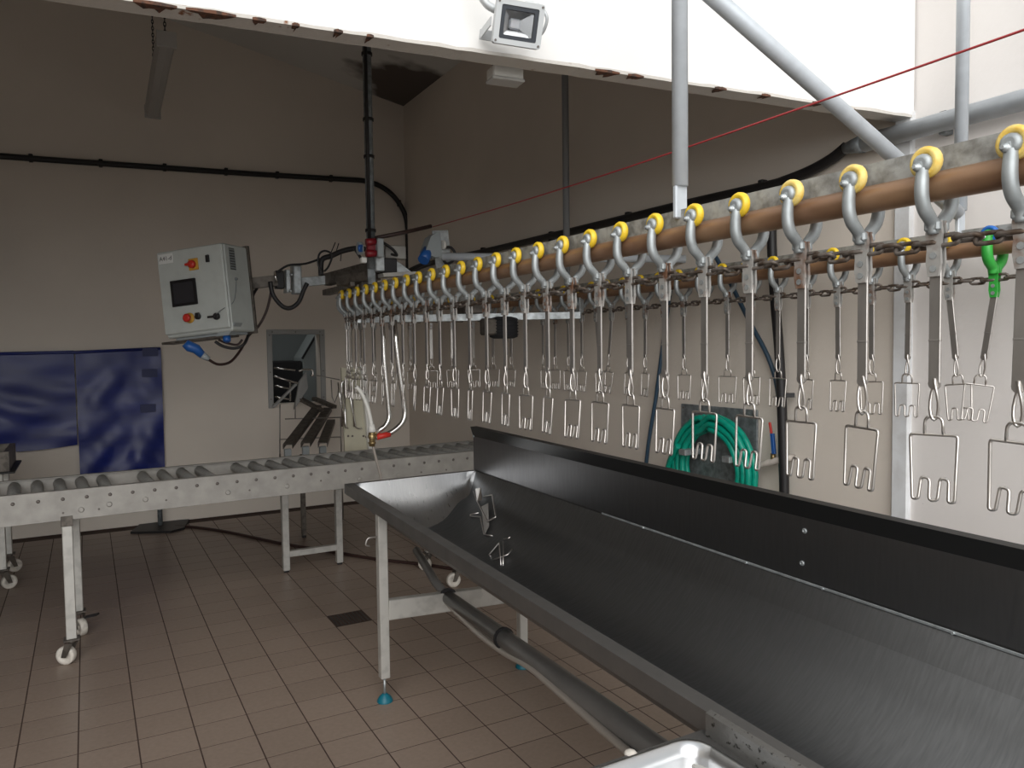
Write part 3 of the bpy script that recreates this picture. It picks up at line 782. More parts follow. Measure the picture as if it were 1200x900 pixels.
# ================================================================ trough
def zf(y): return .788+(y-1.105)*.037
def zb(y): return 1.066+(y-.857)*.0135
def zc(y): return .836+(y-.853)*.017
TF, TB = 1.03, 1.70
TY_E = 3.45
def prof(y):
    a, c = zf(y), zc(y)
    key = [(1.072, a), (1.080, a-.045), (1.125, a-.125), (1.21, a-.185), (1.34, a-.212), (1.46, a-.190), (1.56, a-.125), (1.625, c-.105), (1.652, c-.072)]
    pts = smooth_path([V(x, y, z) for x, z in key], 4)
    return pts + [V(TB, y, c)]
YN = -.55
tr = thing('bleeding_trough', (1.36, 3.05, 0), 'long stainless steel trough with rounded bowl and tall back panel under the shackles', 'trough')
def end_y(p):                          # 45 degree end plate
    return TY_E-.015-(zf(TY_E)+.012-p.z)*.60
rows = []
base = prof(TY_E)
yy = [None]+[TY_E-.45-k*.35 for k in range(9)]
NP = len(base)
first = []
for k, p in enumerate(base):
    y = TY_E
    for _ in range(6): y = min(TY_E-.004, end_y(prof(y)[k]))
    first.append(prof(y)[k])
rows.append(first)
for y in [2.7, 2.3, 1.9, 1.5, 1.1, .7, .3, -.1, YN]: rows.append(prof(y))
bw = MB(); bw.grid([r[:-1] for r in rows], True); bwo = bw.build('bowl', 'stainless', tr)
bk = MB(); bk.grid([r[-2:] for r in rows], False); bk.build('bowl_flat', 'stainless', tr)
# end plate
top = [V(p.x if p.x > 1.075 else 1.072, TY_E-.012, zf(TY_E)+ (zc(TY_E)-zf(TY_E))*(p.x-1.072)/(TB-1.072)) for p in first]
ep = MB(); ep.grid([top]+[[t_.lerp(f_, u)+V(0, .022*math.sin(math.pi*u), -.012*math.sin(math.pi*u)) for t_, f_ in zip(top, first)] for u in (.25, .5, .75)]+[first], True); ep.build('end_plate', 'end_sheet_lit', tr)
# front rim and far rim
m = MB()
for ya, yb in ((TY_E, 1.9), (1.9, YN)):
    m.add([V(TF, ya, zf(ya)), V(1.073, ya, zf(ya)), V(1.073, yb, zf(yb)), V(TF, yb, zf(yb)), V(TF, ya, zf(ya)-.045), V(TF, yb, zf(yb)-.045), V(TF+.012, ya, zf(ya)-.047), V(TF+.012, yb, zf(yb)-.047)],
          [[0, 1, 2, 3], [4, 0, 3, 5], [6, 4, 5, 7]])
    m.add([V(TF+.003, ya, zf(ya)-.003), V(1.073, ya, zf(ya)-.003), V(1.073, yb, zf(yb)-.003), V(TF+.003, yb, zf(yb)-.003), V(TF+.003, ya, zf(ya)-.045), V(TF+.003, yb, zf(yb)-.045)], [[0, 1, 2, 3], [4, 0, 3, 5]])
m.build('front_rim', 'stainless_rim', tr)
m = MB(); m.add([V(TF, TY_E-.013, zf(TY_E)+.001), V(TB+.005, TY_E-.013, zc(TY_E)+.001), V(TB+.005, TY_E+.012, zc(TY_E)+.001), V(TF, TY_E+.012, zf(TY_E)+.001),
                 V(TB+.005, TY_E+.012, zc(TY_E)-.04), V(TF, TY_E+.012, zf(TY_E)-.045)], [[0, 1, 2, 3], [3, 2, 4, 5]])
m.build('end_rim', 'stainless_rim', tr)
# back panel in two sheets, each with a folded top lip coloured black for its dark reflection
xp = TB+.006
for ya, yb in ((TY_E+.02, 1.62), (1.62, YN)):
    for nm, mt, A, B in (('back_panel', 'stainless_panel', [(xp, zc(ya)-.012), (xp, zb(ya)-.05)], [(xp, zc(yb)-.012), (xp, zb(yb)-.05)]),
                         ('edge_strip', 'lip_dark_reflection', [(xp, zb(ya)-.05), (xp-.016, zb(ya)), (xp+.02, zb(ya)+.001)], [(xp, zb(yb)-.05), (xp-.016, zb(yb)), (xp+.02, zb(yb)+.001)])):
        n_ = len(A); pm = MB(); off = V(.003, 0, -.001)
        fa = [V(x, ya, z) for x, z in A]; fb_ = [V(x, yb, z) for x, z in B]
        vs = fa+fb_+[p+off for p in fa]+[p+off for p in fb_]
        fs = []
        for k in range(n_-1): fs += [[k, k+1, n_+k+1, n_+k], [2*n_+k, 3*n_+k, 3*n_+k+1, 2*n_+k+1], [k, 2*n_+k, 2*n_+k+1, k+1], [n_+k, n_+k+1, 3*n_+k+1, 3*n_+k]]
        fs += [[0, n_, 3*n_, 2*n_], [n_-1, 3*n_-1, 4*n_-1, 2*n_-1]]
        pm.add(vs, fs); pm.build(nm, mt, tr)
for x, y in ((943, 622), (940, 660), (555, 511)):
    p = on(x, y, 0, xp); MB().lathe([(.008, 0), (.007, .003), (.003, .004), (.003, .001)], p, (-1, 0, 0), 10).build('rivet', 'galv', tr)
for y in (1.35, 1.62, 2.1, 1.0): MB().lathe([(.004, 0), (.004, .004)], (TB-.006, y, zc(y)+.003), (-1, 0, 0), 8).build('rivet', 'galv', tr)
MB().bar((TB-.004, 2.35, zc(2.35)+.003), (TB-.004, YN, zc(YN)+.003), .004, .007, ch=.001).build('back_lip', 'galv', tr)
# support frame
for x in (1.062, 1.739):
    y = 3.05; zt = zf(3.05)-.046 if x < 1.3 else zc(3.05)-.02
    MB().box((x, y, (.105+zt)/2), (.04, .04, zt-.105), .003).build('leg', 'leg_steel', tr)
    MB().lathe([(.006, .025), (.006, .105), (.012, .105), (.012, .092), (.009, .088)][0:2], (x, y, 0), (0, 0, 1), 8).build('threaded_rod', 'galv', tr)
    MB().lathe([(.034, 0), (.034, .006), (.026, .022), (.012, .034), (.010, .036)], (x, y, 0), (0, 0, 1), 16).build('foot', 'teal_foot', tr)
for x in (1.062, 1.739):
    y = -.2; zt = zf(y)-.046 if x < 1.3 else zc(y)-.02
    MB().box((x, y, (.105+zt)/2), (.04, .04, zt-.105), .003).build('leg', 'leg_steel', tr)
    MB().lathe([(.006, .025), (.006, .105)], (x, y, 0), (0, 0, 1), 8).build('threaded_rod', 'galv', tr)
    MB().lathe([(.034, 0), (.034, .006), (.026, .022), (.012, .034), (.010, .036)], (x, y, 0), (0, 0, 1), 16).build('foot', 'teal_foot', tr)
MB().bar((1.082, 3.05, .395), (1.719, 3.05, .365), .04, .085, ch=.003).build('cross_beam', 'leg_steel', tr)
MB().bar((1.739, 3.03, .40), (1.739, -.18, .40), .03, .04, ch=.003).build('long_beam', 'leg_steel', tr)
m = MB(); q = on(441, 627, 0, 1.05); m.tube(fillet([V(1.045, 3.05, q.z), V(1.00, 3.05, q.z), V(.99, 3.05, q.z-.03), V(1.01, 3.05, q.z-.035)], .012, 4), .004, 6); m.build('hook', 'wire_dark', tr)

# waste pipe and slack hose below the trough
pA, pB = V(1.361, 3.10, .402), on(760, 872, 0, 1.29)
t = thing('waste_pipe', (pA.x, pA.y-.03, pA.z-.04), 'fat grey waste pipe slung under the trough, leading to the sink', 'pipe')
dp = (pB-pA); dpn = dp.normalized()
MB().tube([pA+dpn*.03, pA+dpn*1.05, pB+dpn*.5], [.030, .036, .038], 16).build('tube', 'pvc_grey', t)
MB().tube([pA-dpn*.35+V(0, 0, .12), pA-dpn*.1+V(0, 0, .03), pA+dpn*.05], .02, 12).build('inlet', 'pvc_grey', t)
for u in (.04, .41): MB().lathe([(.041, -.006), (.0415, .006)], pA+dp*u, dpn, 16).build('clamp', 'black_rubber', t)
m = MB()
pts = [pA+V(-.015, .02, .0), on(556, 738, 1, 2.75), on(590, 764, 1, 2.45), on(620, 781, 1, 2.22), on(660, 815, 1, 1.98), on(700, 850, 1, 1.78), on(735, 880, 1, 1.62), on(760, 902, 1, 1.5)]
m.tube(smooth_path(pts, 5), .013, 8)
tag(m.build('slack_hose', 'clear_hose'), 'thin pale hose sagging beside the grey waste pipe', 'hose')

# sink at the near end of the trough
SZ = .75
mat('upstand_steel', (.23, .225, .215), .4, .8, col2=(.05, .048, .042), vscale=70, spread=(.60, .66), bump=.3, bscale=90)
sk = thing('sink_unit', (.66, .75, 0), 'stainless sink unit with rounded basin standing before the trough', 'sink')
SX0, SX1, SY0, SY1 = .32, 1.0285, .30, 1.094
BX0, BX1, BY0, BY1 = .42, .996, .42, 1.084
m = MB()
outer = [(SX0, SY0), (SX1, SY0), (SX1, SY1), (SX0, SY1)]
rim = []
def rrect(x0, x1, y0, y1, r, n=6):
    out = []
    for cx, cy, a0 in ((x1-r, y1-r, 0), (x0+r, y1-r, 90), (x0+r, y0+r, 180), (x1-r, y0+r, 270)):
        for k in range(n+1):
            a = math.radians(a0+90*k/n); out.append((cx+r*math.cos(a), cy+r*math.sin(a)))
    return out
R0 = rrect(BX0, BX1, BY0, BY1, .05); R1 = rrect(SX0, SX1, SY0, SY1, .004)
n = len(R0)
layers = [[V(x, y, SZ-.03) for x, y in R1], [V(x, y, SZ) for x, y in R1], [V(x, y, SZ) for x, y in R0],
          [V(x, y, SZ+.006) for x, y in rrect(BX0+.004, BX1-.004, BY0+.004, BY1-.004, .048)],
          [V(x, y, SZ+.004) for x, y in rrect(BX0+.012, BX1-.012, BY0+.012, BY1-.012, .044)],
          [V(x, y, SZ-.02) for x, y in rrect(BX0+.02, BX1-.02, BY0+.02, BY1-.02, .04)],
          [V(x, y, SZ-.15) for x, y in rrect(BX0+.03, BX1-.03, BY0+.03, BY1-.03, .04)],
          [V(x, y, SZ-.18) for x, y in rrect(BX0+.06, BX1-.06, BY0+.06, BY1-.06, .04)]]
m = MB(); m.grid([l+[l[0]] for l in layers[:3]], False); m.build('worktop', 'stainless_rim', sk)
m = MB(); m.grid([l+[l[0]] for l in layers[2:]], True); m.f.append(list(range(len(m.v)-n-1, len(m.v)-1))); m.sm.append(False); m.build('basin', 'sink_steel', sk)
m = MB(); ua, ub = SY1-.022, SY0
m.prism([(SX1-.001, ua, SZ), (SX1-.001, ua, zf(ua)+.012), (SX1-.015, ua, zf(ua)+.009), (SX1-.015, ua, SZ)][::-1], (0, ub-ua, -.02)); m.build('upstand', 'upstand_steel', sk)
p = on(739, 882, 2, SZ+.001)
MB().lathe([(.012, -.006), (.012, 0), (.009, .003), (.003, .0045)], p, (0, 0, 1), 12).build('button', 'nylon', sk)
for x in (SX0+.03, SX1-.05):
    for y in (SY0+.03, SY1-.05):
        MB().box((x, y, SZ/2-.015), (.035, .035, SZ-.03), .003).build('leg', 'leg_steel', sk)

# fallen shackles lying in the trough
def bowl_hit(x, y):
    d = ray(x, y); lo = None
    for k in range(400, 5000):
        p = CAM+d*(k*.001)
        if p.x < 1.075 or p.x > 1.69 or p.y > TY_E: continue
        pr = prof(p.y)
        for a_, b_ in zip(pr, pr[1:]):
            if a_.x <= p.x <= b_.x:
                zz = a_.z+(b_.z-a_.z)*(p.x-a_.x)/max(1e-6, b_.x-a_.x)
                if p.z <= zz: return V(p.x, p.y, zz)
    return CAM+d*3
h1 = bowl_hit(571, 612)
t = thing('fallen_shackle', h1, 'loose shackle strap and wire frame lying bent in the steel trough', 'shackle')
def pp(x, y, out): 
    d = ray(x, y).normalized(); q = bowl_hit(x, y); return q-d*out
m = MB(); m.tube(fillet([pp(567, 582, .05), pp(577, 580, .06), pp(581, 606, .05), pp(571, 611, .03), pp(558, 585, .03), pp(555, 576, .04)], .008, 4), .0035, 6); m.build('leg_frame', 'wire_steel', t)
m = MB(); a, b, c, d_ = pp(557, 573, .06), pp(563, 572, .065), pp(565, 586, .05), pp(559, 588, .05); m.prism([a, b, c, d_], (.004, .004, .001)); m.build('clevis', 'wire_steel', t)
m = MB(); a, b, c, d_ = pp(564, 594, .03), pp(572, 590, .05), pp(573, 617, .02), pp(568, 627, .012); m.prism([a, b, c, d_], (.004, .004, .001)); m.build('strap', 'strap_steel', t)
m = MB(); m.tube(fillet([pp(561, 601, .02), pp(551, 603, .02), pp(551, 605, .02), pp(563, 606, .02), pp(567, 626, .012), pp(577, 628, .012)], .004, 3), .003, 6); m.build('hook_link', 'wire_steel', t)
h2 = bowl_hit(587, 650)
t = thing('fallen_shackle', h2, 'loose thin wire leg frame lying alone in the steel trough', 'shackle')
m = MB(); m.tube(fillet([pp(575, 652, .012), pp(573, 650, .015), pp(585, 636, .04), pp(587, 662, .006)], .004, 3), .0028, 6)
m.tube(fillet([pp(590, 634, .045), pp(589.5, 662, .008)], .004, 3), .0028, 6)
m.tube(fillet([pp(578, 656, .012), pp(595, 650, .03), pp(600, 644, .03)], .006, 3), .0028, 6)
m.tube(fillet([pp(590, 632, .03), pp(596, 631, .03), pp(598, 629, .03)], .004, 3), .0028, 6); m.build('leg_frame', 'wire_steel', t)

# ================================================================ control cabinet and the gear at the track end
nb = V(-.70, -.714, 0).normalized()                    # the door faces this way
CBX = on(243, 343, 1, 4.80)
rz = math.atan2(nb.x, -nb.y)                            # local -Y is the door
cab = thing('control_cabinet', CBX, 'pale grey electric control cabinet with screen hung by the track end', 'cabinet')
cz = V(0, 0, 1); cy_ = -nb; cx_ = cy_.cross(cz)
cab.rotation_euler = (Matrix((cx_, cy_, cz)).transposed() @ Matrix.Rotation(math.radians(-5), 3, 'Y')).to_euler()
CW, CD, CH = .44, .22, .50
bdy = MB().box((0, 0, 0), (CW, CD, CH), .008).build('body', 'cabinet_paint', cab, True)
door = MB().box((0, -CD/2-.010, .008), (CW-.004, .02, CH-.022), .006).build('door', 'cabinet_paint', cab, True)
yd = -CD/2-.021
m = MB(); frame_ring(m, .168, .150, .136, .118, yd-.008, yd, .004, .002); sv = m.build('screen_bezel', 'screen', door, True); 
sv.location = (-.055, 0, -.002)
o = MB().box((-.055, yd-.002, -.002), (.140, .003, .122), .0004).build('screen', 'screen_glass', door, True)
m = MB().box((-.155, yd-.001, .205), (.10, .002, .055), .0004).build('name_plate', 'label_white', door, True)
tx = bpy.data.curves.new('plate_text', 'FONT'); tx.body = 'A41-d'; tx.size = .034; tx.align_x = 'CENTER'; tx.align_y = 'CENTER'; tx.extrude = .0003
to = bpy.data.objects.new('plate_lettering', tx); COL.objects.link(to)
bpy.context.view_layer.update()
dg = bpy.context.evaluated_depsgraph_get(); tm = bpy.data.meshes.new_from_object(to.evaluated_get(dg)); bpy.data.objects.remove(to)
tm.materials.clear(); tm.materials.append(MATS['ink'])
to = bpy.data.objects.new('lettering', tm); COL.objects.link(to); to.parent = door; to.location = (-.155, yd-.0035, .205); to.rotation_euler = (math.pi/2, 0, 0)
MB().box((.028, yd-.004, .150), (.062, .008, .066), .002).build('switch_plate', 'orange_plate', door, True)
m = MB(); m.lathe([(.024, 0), (.022, .016), (.010, .02)], (.024, yd-.008, .150), (0, -1, 0), 14); m.box((.012, yd-.026, .150), (.05, .014, .014), .004); m.build('rotary_switch', 'red', door, True)
MB().box((.125, yd-.006, .170), (.024, .012, .042), .005).build('door_lock', 'black_rubber', door, True)
m = MB(); m.lathe([(.030, 0), (.030, .006), (.017, .008), (.017, .012)], (-.035, yd, -.150), (0, -1, 0), 16); m.build('button_ring', 'orange_plate', door, True)
m = MB(); m.lathe([(.014, .010), (.016, .022), (.024, .026), (.024, .034), (.016, .040)], (-.035, yd, -.150), (0, -1, 0), 16); m.build('stop_button', 'red', door, True)
m = MB(); m.lathe([(.017, 0), (.017, .014), (.012, .018)], (.022, yd, -.148), (0, -1, 0), 12); m.box((.03, yd-.02, -.142), (.028, .012, .03), .004); m.build('selector', 'black_rubber', door, True)
m = MB(); m.lathe([(.020, 0), (.020, .014), (.014, .02)], (.145, yd, -.160), (0, -1, 0), 12); m.bar((.145, yd-.018, -.160), (.095, yd-.02, -.160), .008, .012); m.build('key_switch', 'black_rubber', door, True)
m = MB(); m.tube(smooth_path([(CW/2+.003, -.03, .045), (CW/2+.004, -.05, -.03), (CW/2+.002, -.085, -.09), (.19, yd-.01, -.125), (.15, yd-.018, -.15)]), .0025, 5); m.lathe([(.010, 0), (.006, .012)], (CW/2, -.03, .05), (1, 0, 0), 8); m.build('key_chain', 'galv_dark', cab, True)
vt = MB().box((CW/2+.002, -.045, .165), (.004, .05, .125), .001).build('vent', 'cabinet_dark', cab, True)
for k in range(8): MB().box((CW/2+.005, -.045, .113+.015*k), (.004, .046, .005), .001).build('vent_slat', 'grey_box', vt, True)
MB().box((0, CD/2+.01, 0), (CW+.01, .02, CH+.02), .002).build('back_plate', 'dark_steel', cab, True)
MB().box((-.06, -.03, -CH/2-.022), (CW+.02, .10, .014), .002).build('shelf', 'dark_steel', cab, True)
MB().box((.0, 0, -CH/2-.008), (CW*.86, CD*.7, .016), .002).build('gland_plate', 'grey_box', cab, True)
m = MB(); m.prism([(.10, -.10, -.27), (.185, -.10, -.27), (.235, -.10, -.205), (.15, -.10, -.205)], (0, .07, 0)); m.build('socket_box', 'grey_box', cab, True)
m = MB(); m.lathe([(.022, 0), (.022, .03), (.014, .036)], (.15, -.07, -.272), (.1, -.3, -1), 12); m.build('socket_cap', 'blue_cap', cab, True)
# plug and cable below
def gp(x, y, Y=4.72): return on(x, y, 1, Y)
t = thing('power_plug', gp(231, 412, 4.62), 'blue power plug with black cable hanging below the control cabinet', 'plug')
m = MB(); m.tube([gp(217, 402, 4.62), gp(222, 406, 4.62), gp(230, 409, 4.62), gp(238, 417, 4.62)], [.024, .03, .028, .02], 12); m.build('plug_body', 'blue_cap', t)
m = MB(); m.tube([gp(237, 416, 4.62), gp(245, 421, 4.62)], [.022, .014], 10); m.build('plug_sleeve', 'grey_box', t)
m = MB(); m.tube(smooth_path([gp(244, 421, 4.62), gp(256, 427, 4.65), gp(270, 424, 4.72), gp(282, 410, 4.78), gp(291, 394, 4.84), gp(303, 382, 4.86), (gp(312, 365, 4.86)), gp(317, 345, 4.86), gp(317, 338, 4.84)]), .008, 7); m.build('cable', 'brown_hose', t)
t = thing('cabinet_cable', gp(290, 400), 'pair of black cables looping under the control cabinet', 'cable')
m = MB(); m.tube(smooth_path([gp(252, 400), gp(262, 406), gp(276, 408), gp(287, 402), gp(292, 386, 4.85), gp(293, 360, 4.9), gp(297, 345, 4.9), gp(301, 338, 4.86)]), .009, 7); m.build('cable', 'black_rubber', t)
m = MB(); m.tube(smooth_path([gp(256, 398), gp(266, 402), gp(278, 404), gp(284, 398)]), .007, 7); m.build('cable', 'brown_hose', t)

# arm from the track to the cabinet
arm = thing('jointed_boom', (XR1, 4.75, ZT+.1), 'jointed steel boom carrying the control cabinet from the track end', 'boom')
YA = 4.85
MB().bar(on(288, 333, 1, YA), on(324, 329, 1, YA), .06, .066).build('arm_tube', 'dark_steel', arm)
MB().bar(on(352, 331, 1, YA), on(386, 328, 1, YA), .05, .056).build('arm_tube', 'galv', arm)
MB().bar(on(383, 328, 1, YA), on(436, 314, 1, 4.5), .055, .075).build('bracket', 'dark_steel', arm)
MB().box(on(327, 328, 1, YA), (.05, .06, .11), .004).build('joint', 'black_rubber', arm)
MB().box(on(336, 330, 1, YA), (.025, .09, .14), .003).build('joint_plate', 'galv', arm)
MB().box(on(347, 328, 1, YA), (.05, .09, .18), .006).build('joint_block', 'galv', arm)
for x, y in ((340, 341), (341, 322)): MB().lathe([(.010, 0), (.010, .012), (.005, .02)], on(x, y, 1, YA-.045), (0, -1, 0), 6).build('bolt', 'galv', arm)
m = MB(); m.tube([on(322, 318, 1, YA-.05), on(324, 331, 1, YA-.05)], .006, 6); m.build('latch', 'chrome', arm)
t = thing('arm_cable', on(336, 350, 1, 4.8), 'bundle of black cables looping along the cabinet arm to the track', 'cable')
m = MB()
m.tube(smooth_path([on(x, y, 1, YA-.07) for x, y in ((317, 330), (320, 345), (330, 358), (340, 361), (350, 354), (356, 340), (360, 332))]), .014, 7)
m.build('loop', 'black_rubber', t)
for Yc, rr_, pts in ((4.75, .007, ((325, 319), (338, 311), (358, 309), (376, 303), (385, 300))), (4.5, .016, ((376, 323), (377, 305), (388, 300), (402, 294), (418, 291), (428, 292))),
                    (4.45, .006, ((379, 322), (373, 310), (374, 298), (381, 294), (389, 299), (385, 312), (380, 318))), (4.3, .008, ((415, 291), (420, 298), (424, 304)))):
    MB().tube(smooth_path([on(x, y, 1, Yc) for x, y in pts]), rr_, 7).build('cable', 'black_rubber', t)
for x0, x1, y0, y1 in ((388, 393, 296, 284), (394, 397, 295, 285), (400, 399, 296, 306)): MB().tube([on(x0, y0, 1, 4.48), on(x1, y1, 1, 4.48)], .003, 5).build('cable_tie', 'black_rubber', t)
# stop switch box on the hanger
mat('crimson', (.20, .008, .015), .35)
sw = thing('stop_switch', on(436, 300, 1, 4.0), 'red and blue emergency switch in a white box on the far hanger', 'switch')
Q = lambda x, y, Y=3.98: on(x, y, 1, Y)
m = MB(); m.tube([Q(419.5, 291), Q(424, 291)], .034, 12); m.build('collar', 'grey_box', sw)
m = MB(); m.tube([Q(421, 291, 3.95), Q(424, 291, 3.94)], .02, 12); m.build('blue_lamp', 'blue_cap', sw)
m = MB(); m.tube([Q(429, 284), Q(440, 283)], .020, 10); m.tube([Q(429, 297), Q(441, 297)], .020, 10); m.box(Q(435, 290, 4.0), (.05, .03, .05), .004); m.build('clamp', 'crimson', sw)
m = MB(); m.box(Q(444, 291), (.035, .07, .10), .005); m.build('box', 'grey_box', sw)
m = MB(); m.box(Q(426, 305), (.03, .03, .03), .004); m.build('plug', 'white_plastic', sw)
# drive housing at the far end of the rail
dr = thing('drive_unit', Q(455, 315, 4.05), 'grey metal drive housing with black motor on the far end of the track', 'motor')
MB().box(Q(462, 296, 4.12), (.125, .05, .075), .004).build('junction_box', 'conveyor_steel', dr)
MB().box(Q(443, 309, 4.05), (.05, .08, .09), .004).build('gear_box', 'galv', dr)
MB().box(Q(455, 312, 4.05), (.075, .08, .08), .004).build('motor', 'black_rubber', dr)
a, b, c = Q(463, 304, 4.02), Q(484, 320, 4.02), Q(463, 320, 4.02)
m = MB(); m.prism([a, b, c], (0, .07, 0)); m.build('gusset', 'galv', dr)
MB().bar(Q(446, 323, 4.0), Q(485, 321, 4.0), .09, .022).build('base_plate', 'conveyor_steel', dr)
MB().bar(Q(400, 330, 4.35), Q(440, 322, 4.1), .08, .055).build('carrier', 'dark_steel', dr)
for x, y, sz in ((412, 333, .03), (428, 335, .06), (434, 326, .07)): MB().box(Q(x, y, 4.2), (sz, .05, sz), .004).build('clamp_block', 'dark_steel', dr)
m = MB(); m.tube(smooth_path([Q(440, 280), Q(450, 285, 4.05), (Q(460, 292, 4.05)), Q(465, 299, 4.05), Q(459, 298, 4.0)]), .008, 6); m.build('lead', 'black_rubber', dr)
m = MB(); m.tube([Q(440, 279, 4.0), Q(475, 272, 4.0), Q(505, 265, 4.05)], .011, 8)
tag(m.build('cord_anchor_rod', 'brown_hose'), 'dark rod from the far hanger to which the red cord is tied', 'rod')
# grey socket with blue cap on an upright plate
sk2 = thing('wall_socket', Q(510, 295, 3.95), 'grey angled power socket with blue cap on an upright plate by the track', 'socket')
m = MB(); m.prism([Q(511, 273), Q(516, 271), Q(518, 300), Q(512, 302), Q(503, 299), Q(499, 294), Q(505, 277)], (0, .09, 0)); m.build('housing', 'grey_box', sk2)
m = MB(); m.tube([Q(502, 293, 4.02), Q(496, 305, 3.98)], .032, 12); m.tube([Q(500, 306, 4.0), Q(502, 309, 4.0)], .012, 8); m.build('cap', 'blue_cap', sk2)
MB().bar(Q(515.5, 270, 4.02), Q(521, 322, 4.02), .10, .008, up=(0, 1, 0)).build('plate', 'galv', sk2)
m = MB(); m.tube([Q(518, 287), Q(521, 287)], .026, 10); m.build('knob', 'white_plastic', sk2)
m = MB(); m.tube(smooth_path([Q(520, 290), Q(528, 290), Q(533, 297), Q(530, 306), Q(523, 309), Q(519, 303)]), .008, 6); m.build('cable_loop', 'black_rubber', sk2)
m = MB(); m.tube(smooth_path([Q(503, 307), Q(490, 312, 4.1), Q(478, 318, 4.2), Q(470, 325, 4.3)]), .012, 6); m.build('cable', 'black_rubber', sk2)
# cross channel with the hanging motor under the end curve
t = thing('tension_unit', (2.1, 4.0, 1.69), 'pale steel channel with black motor hanging under the end curve of the track', 'motor')
a, b = V(1.40, 4.36, 1.675), V(2.63, 3.86, 1.69)
MB().bar(a, b, .06, .042).build('channel', 'galv', t)
for e_, rz_ in ((a, 1.763), (b, 1.787)): MB().box((e_.x, e_.y, (e_.z+rz_)/2+.01), (.03, .05, rz_-e_.z), .002).build('hanger_tab', 'galv', t)
c = on(590, 383, 1, 4.02)
m = MB(); m.lathe([(.06, -.07), (.085, -.06), (.085, .05), (.05, .06)], c, (0, 0, 1), 16)
for k in range(6): m.lathe([(.09, -.05+.018*k), (.09, -.044+.018*k)], c, (0, 0, 1), 16)
m.build('motor', 'dark_void', t)
MB().box(c+V(-.1, 0, .0), (.08, .09, .10), .01).build('terminal_box', 'dark_steel', t)
m = MB(); m.tube([c, on(593, 416, 1, 4.02)], .014, 8); m.build('shaft', 'galv', t)
MB().box(a.lerp(b, .5)+V(0, 0, .055), (.12, .12, .07), .006).build('mount', 'dark_steel', t)
MB().bar(a.lerp(b, .12)+V(0, 0, .02), a.lerp(b, .12)+V(-.12, -.06, .11), .05, .02).build('mount_arm', 'dark_steel', t)

# stainless water pipes with valve
Y4 = 4.02
t = thing('rinse_pipe', on(437, 515, 1, Y4), 'two bent stainless water pipes joining in a brass valve with red band', 'pipe')
G = lambda x, y: on(x, y, 1, Y4)
m = MB(); m.tube(fillet([G(448, 375), G(450, 420), G(457, 495), G(440, 508)], .09, 8), .0135, 10); m.build('tube', 'chrome', t)
m = MB(); m.tube(fillet([G(462, 375), G(466, 420), G(476, 492), G(458, 508), G(440, 513)], .09, 8), .0145, 10); m.build('tube', 'chrome', t)
m = MB(); m.tube([G(457, 508.5), G(441, 512.5)], .0165, 10); m.build('red_band', 'red', t)
m = MB(); m.tube([G(436, 504), G(436, 523)], [.018, .016], 10); m.tube([G(432, 511), G(442, 511)], .013, 8)
for y in (508, 513, 519): m.lathe([(.021, -.005), (.021, .005)], G(436, y), (0, 0, 1), 6)
m.build('valve', 'brass', t)
m = MB(); m.tube(smooth_path([G(417, 453), G(424, 461), G(431, 478), G(435, 496), G(436, 500)]), .012, 8); m.tube([G(435.5, 497), G(436, 506)], [.014, .024], 10); m.build('white_hose', 'white_plastic', t)
m = MB(); m.tube(smooth_path([G(437, 522), G(440, 535), G(444, 550), G(447, 566), V(G(447, 566).x+.01, Y4, .5), V(G(447, 566).x, Y4+.02, .012)]), .008, 8); m.build('outlet_hose', 'clear_hose', t)

# ================================================================ stand and chute under the hatch
st = thing('chute_stand', (1.32, 5.35, 0), 'square steel tube stand behind the roller conveyor carrying a cream board', 'stand')
for x in (1.134, 1.50):
    MB().box((x, 5.2, .345), (.045, .045, .66), .003).build('leg', 'leg_steel', st)
    MB().box((x, 5.2, .008), (.03, .03, .016), .002).build('foot', 'black_rubber', st)
    MB().bar((x, 5.2, .655), (x, 5.9, .655), .045, .04).build('top_bar', 'leg_steel', st)
MB().bar((1.134, 5.2, .125), (1.50, 5.2, .125), .04, .04).build('stretcher', 'leg_steel', st)
MB().bar((1.134, 5.225, .655), (1.80, 5.225, .655), .045, .04).build('top_bar', 'leg_steel', st)
for x, y in ((1.476, 6.10),):
    MB().box((x, y, .34), (.035, .035, .64), .003).build('leg', 'dark_steel', st)
    MB().box((x, y, .01), (.03, .03, .02), .002).build('foot', 'black_rubber', st)
    MB().bar((1.50, 5.86, .655), (x, y, .655), .035, .035).build('top_bar', 'dark_steel', st)
B = lambda x, y, Y=5.2: on(x, y, 1, Y)
m = MB(); m.prism([B(400, 431), B(423, 431), B(434, 545), B(405, 545)], (0, .02, 0)); bo = m.build('cream_board', 'cream_board', st)
m = MB(); m.prism([B(423, 430, 5.16), B(428, 430, 5.16), B(440.5, 545, 5.16), B(434, 545, 5.16)], (0, .08, 0)); m.build('board_edge', 'white_plastic', st)
for x, y in ((408, 511), (413, 511), (426, 511), (429, 512)): MB().lathe([(.008, 0), (.006, .006)], B(x, y), (0, -1, 0), 8).build('bolt', 'bolt_dark', st)
m = MB()
for pts in (((396, 448), (399, 470), (405, 501)), ((401, 500), (400.5, 447), (407, 446)), ((407, 446), (413, 480), (417, 502), (424, 502)), ((415, 500), (412, 447), (419, 444)), ((403, 447), (405, 501), (408, 502))):
    m.tube(fillet([B(x, y, 5.17) for x, y in pts], .02, 4), .006, 6)
m.build('wire_hook', 'chrome', st)
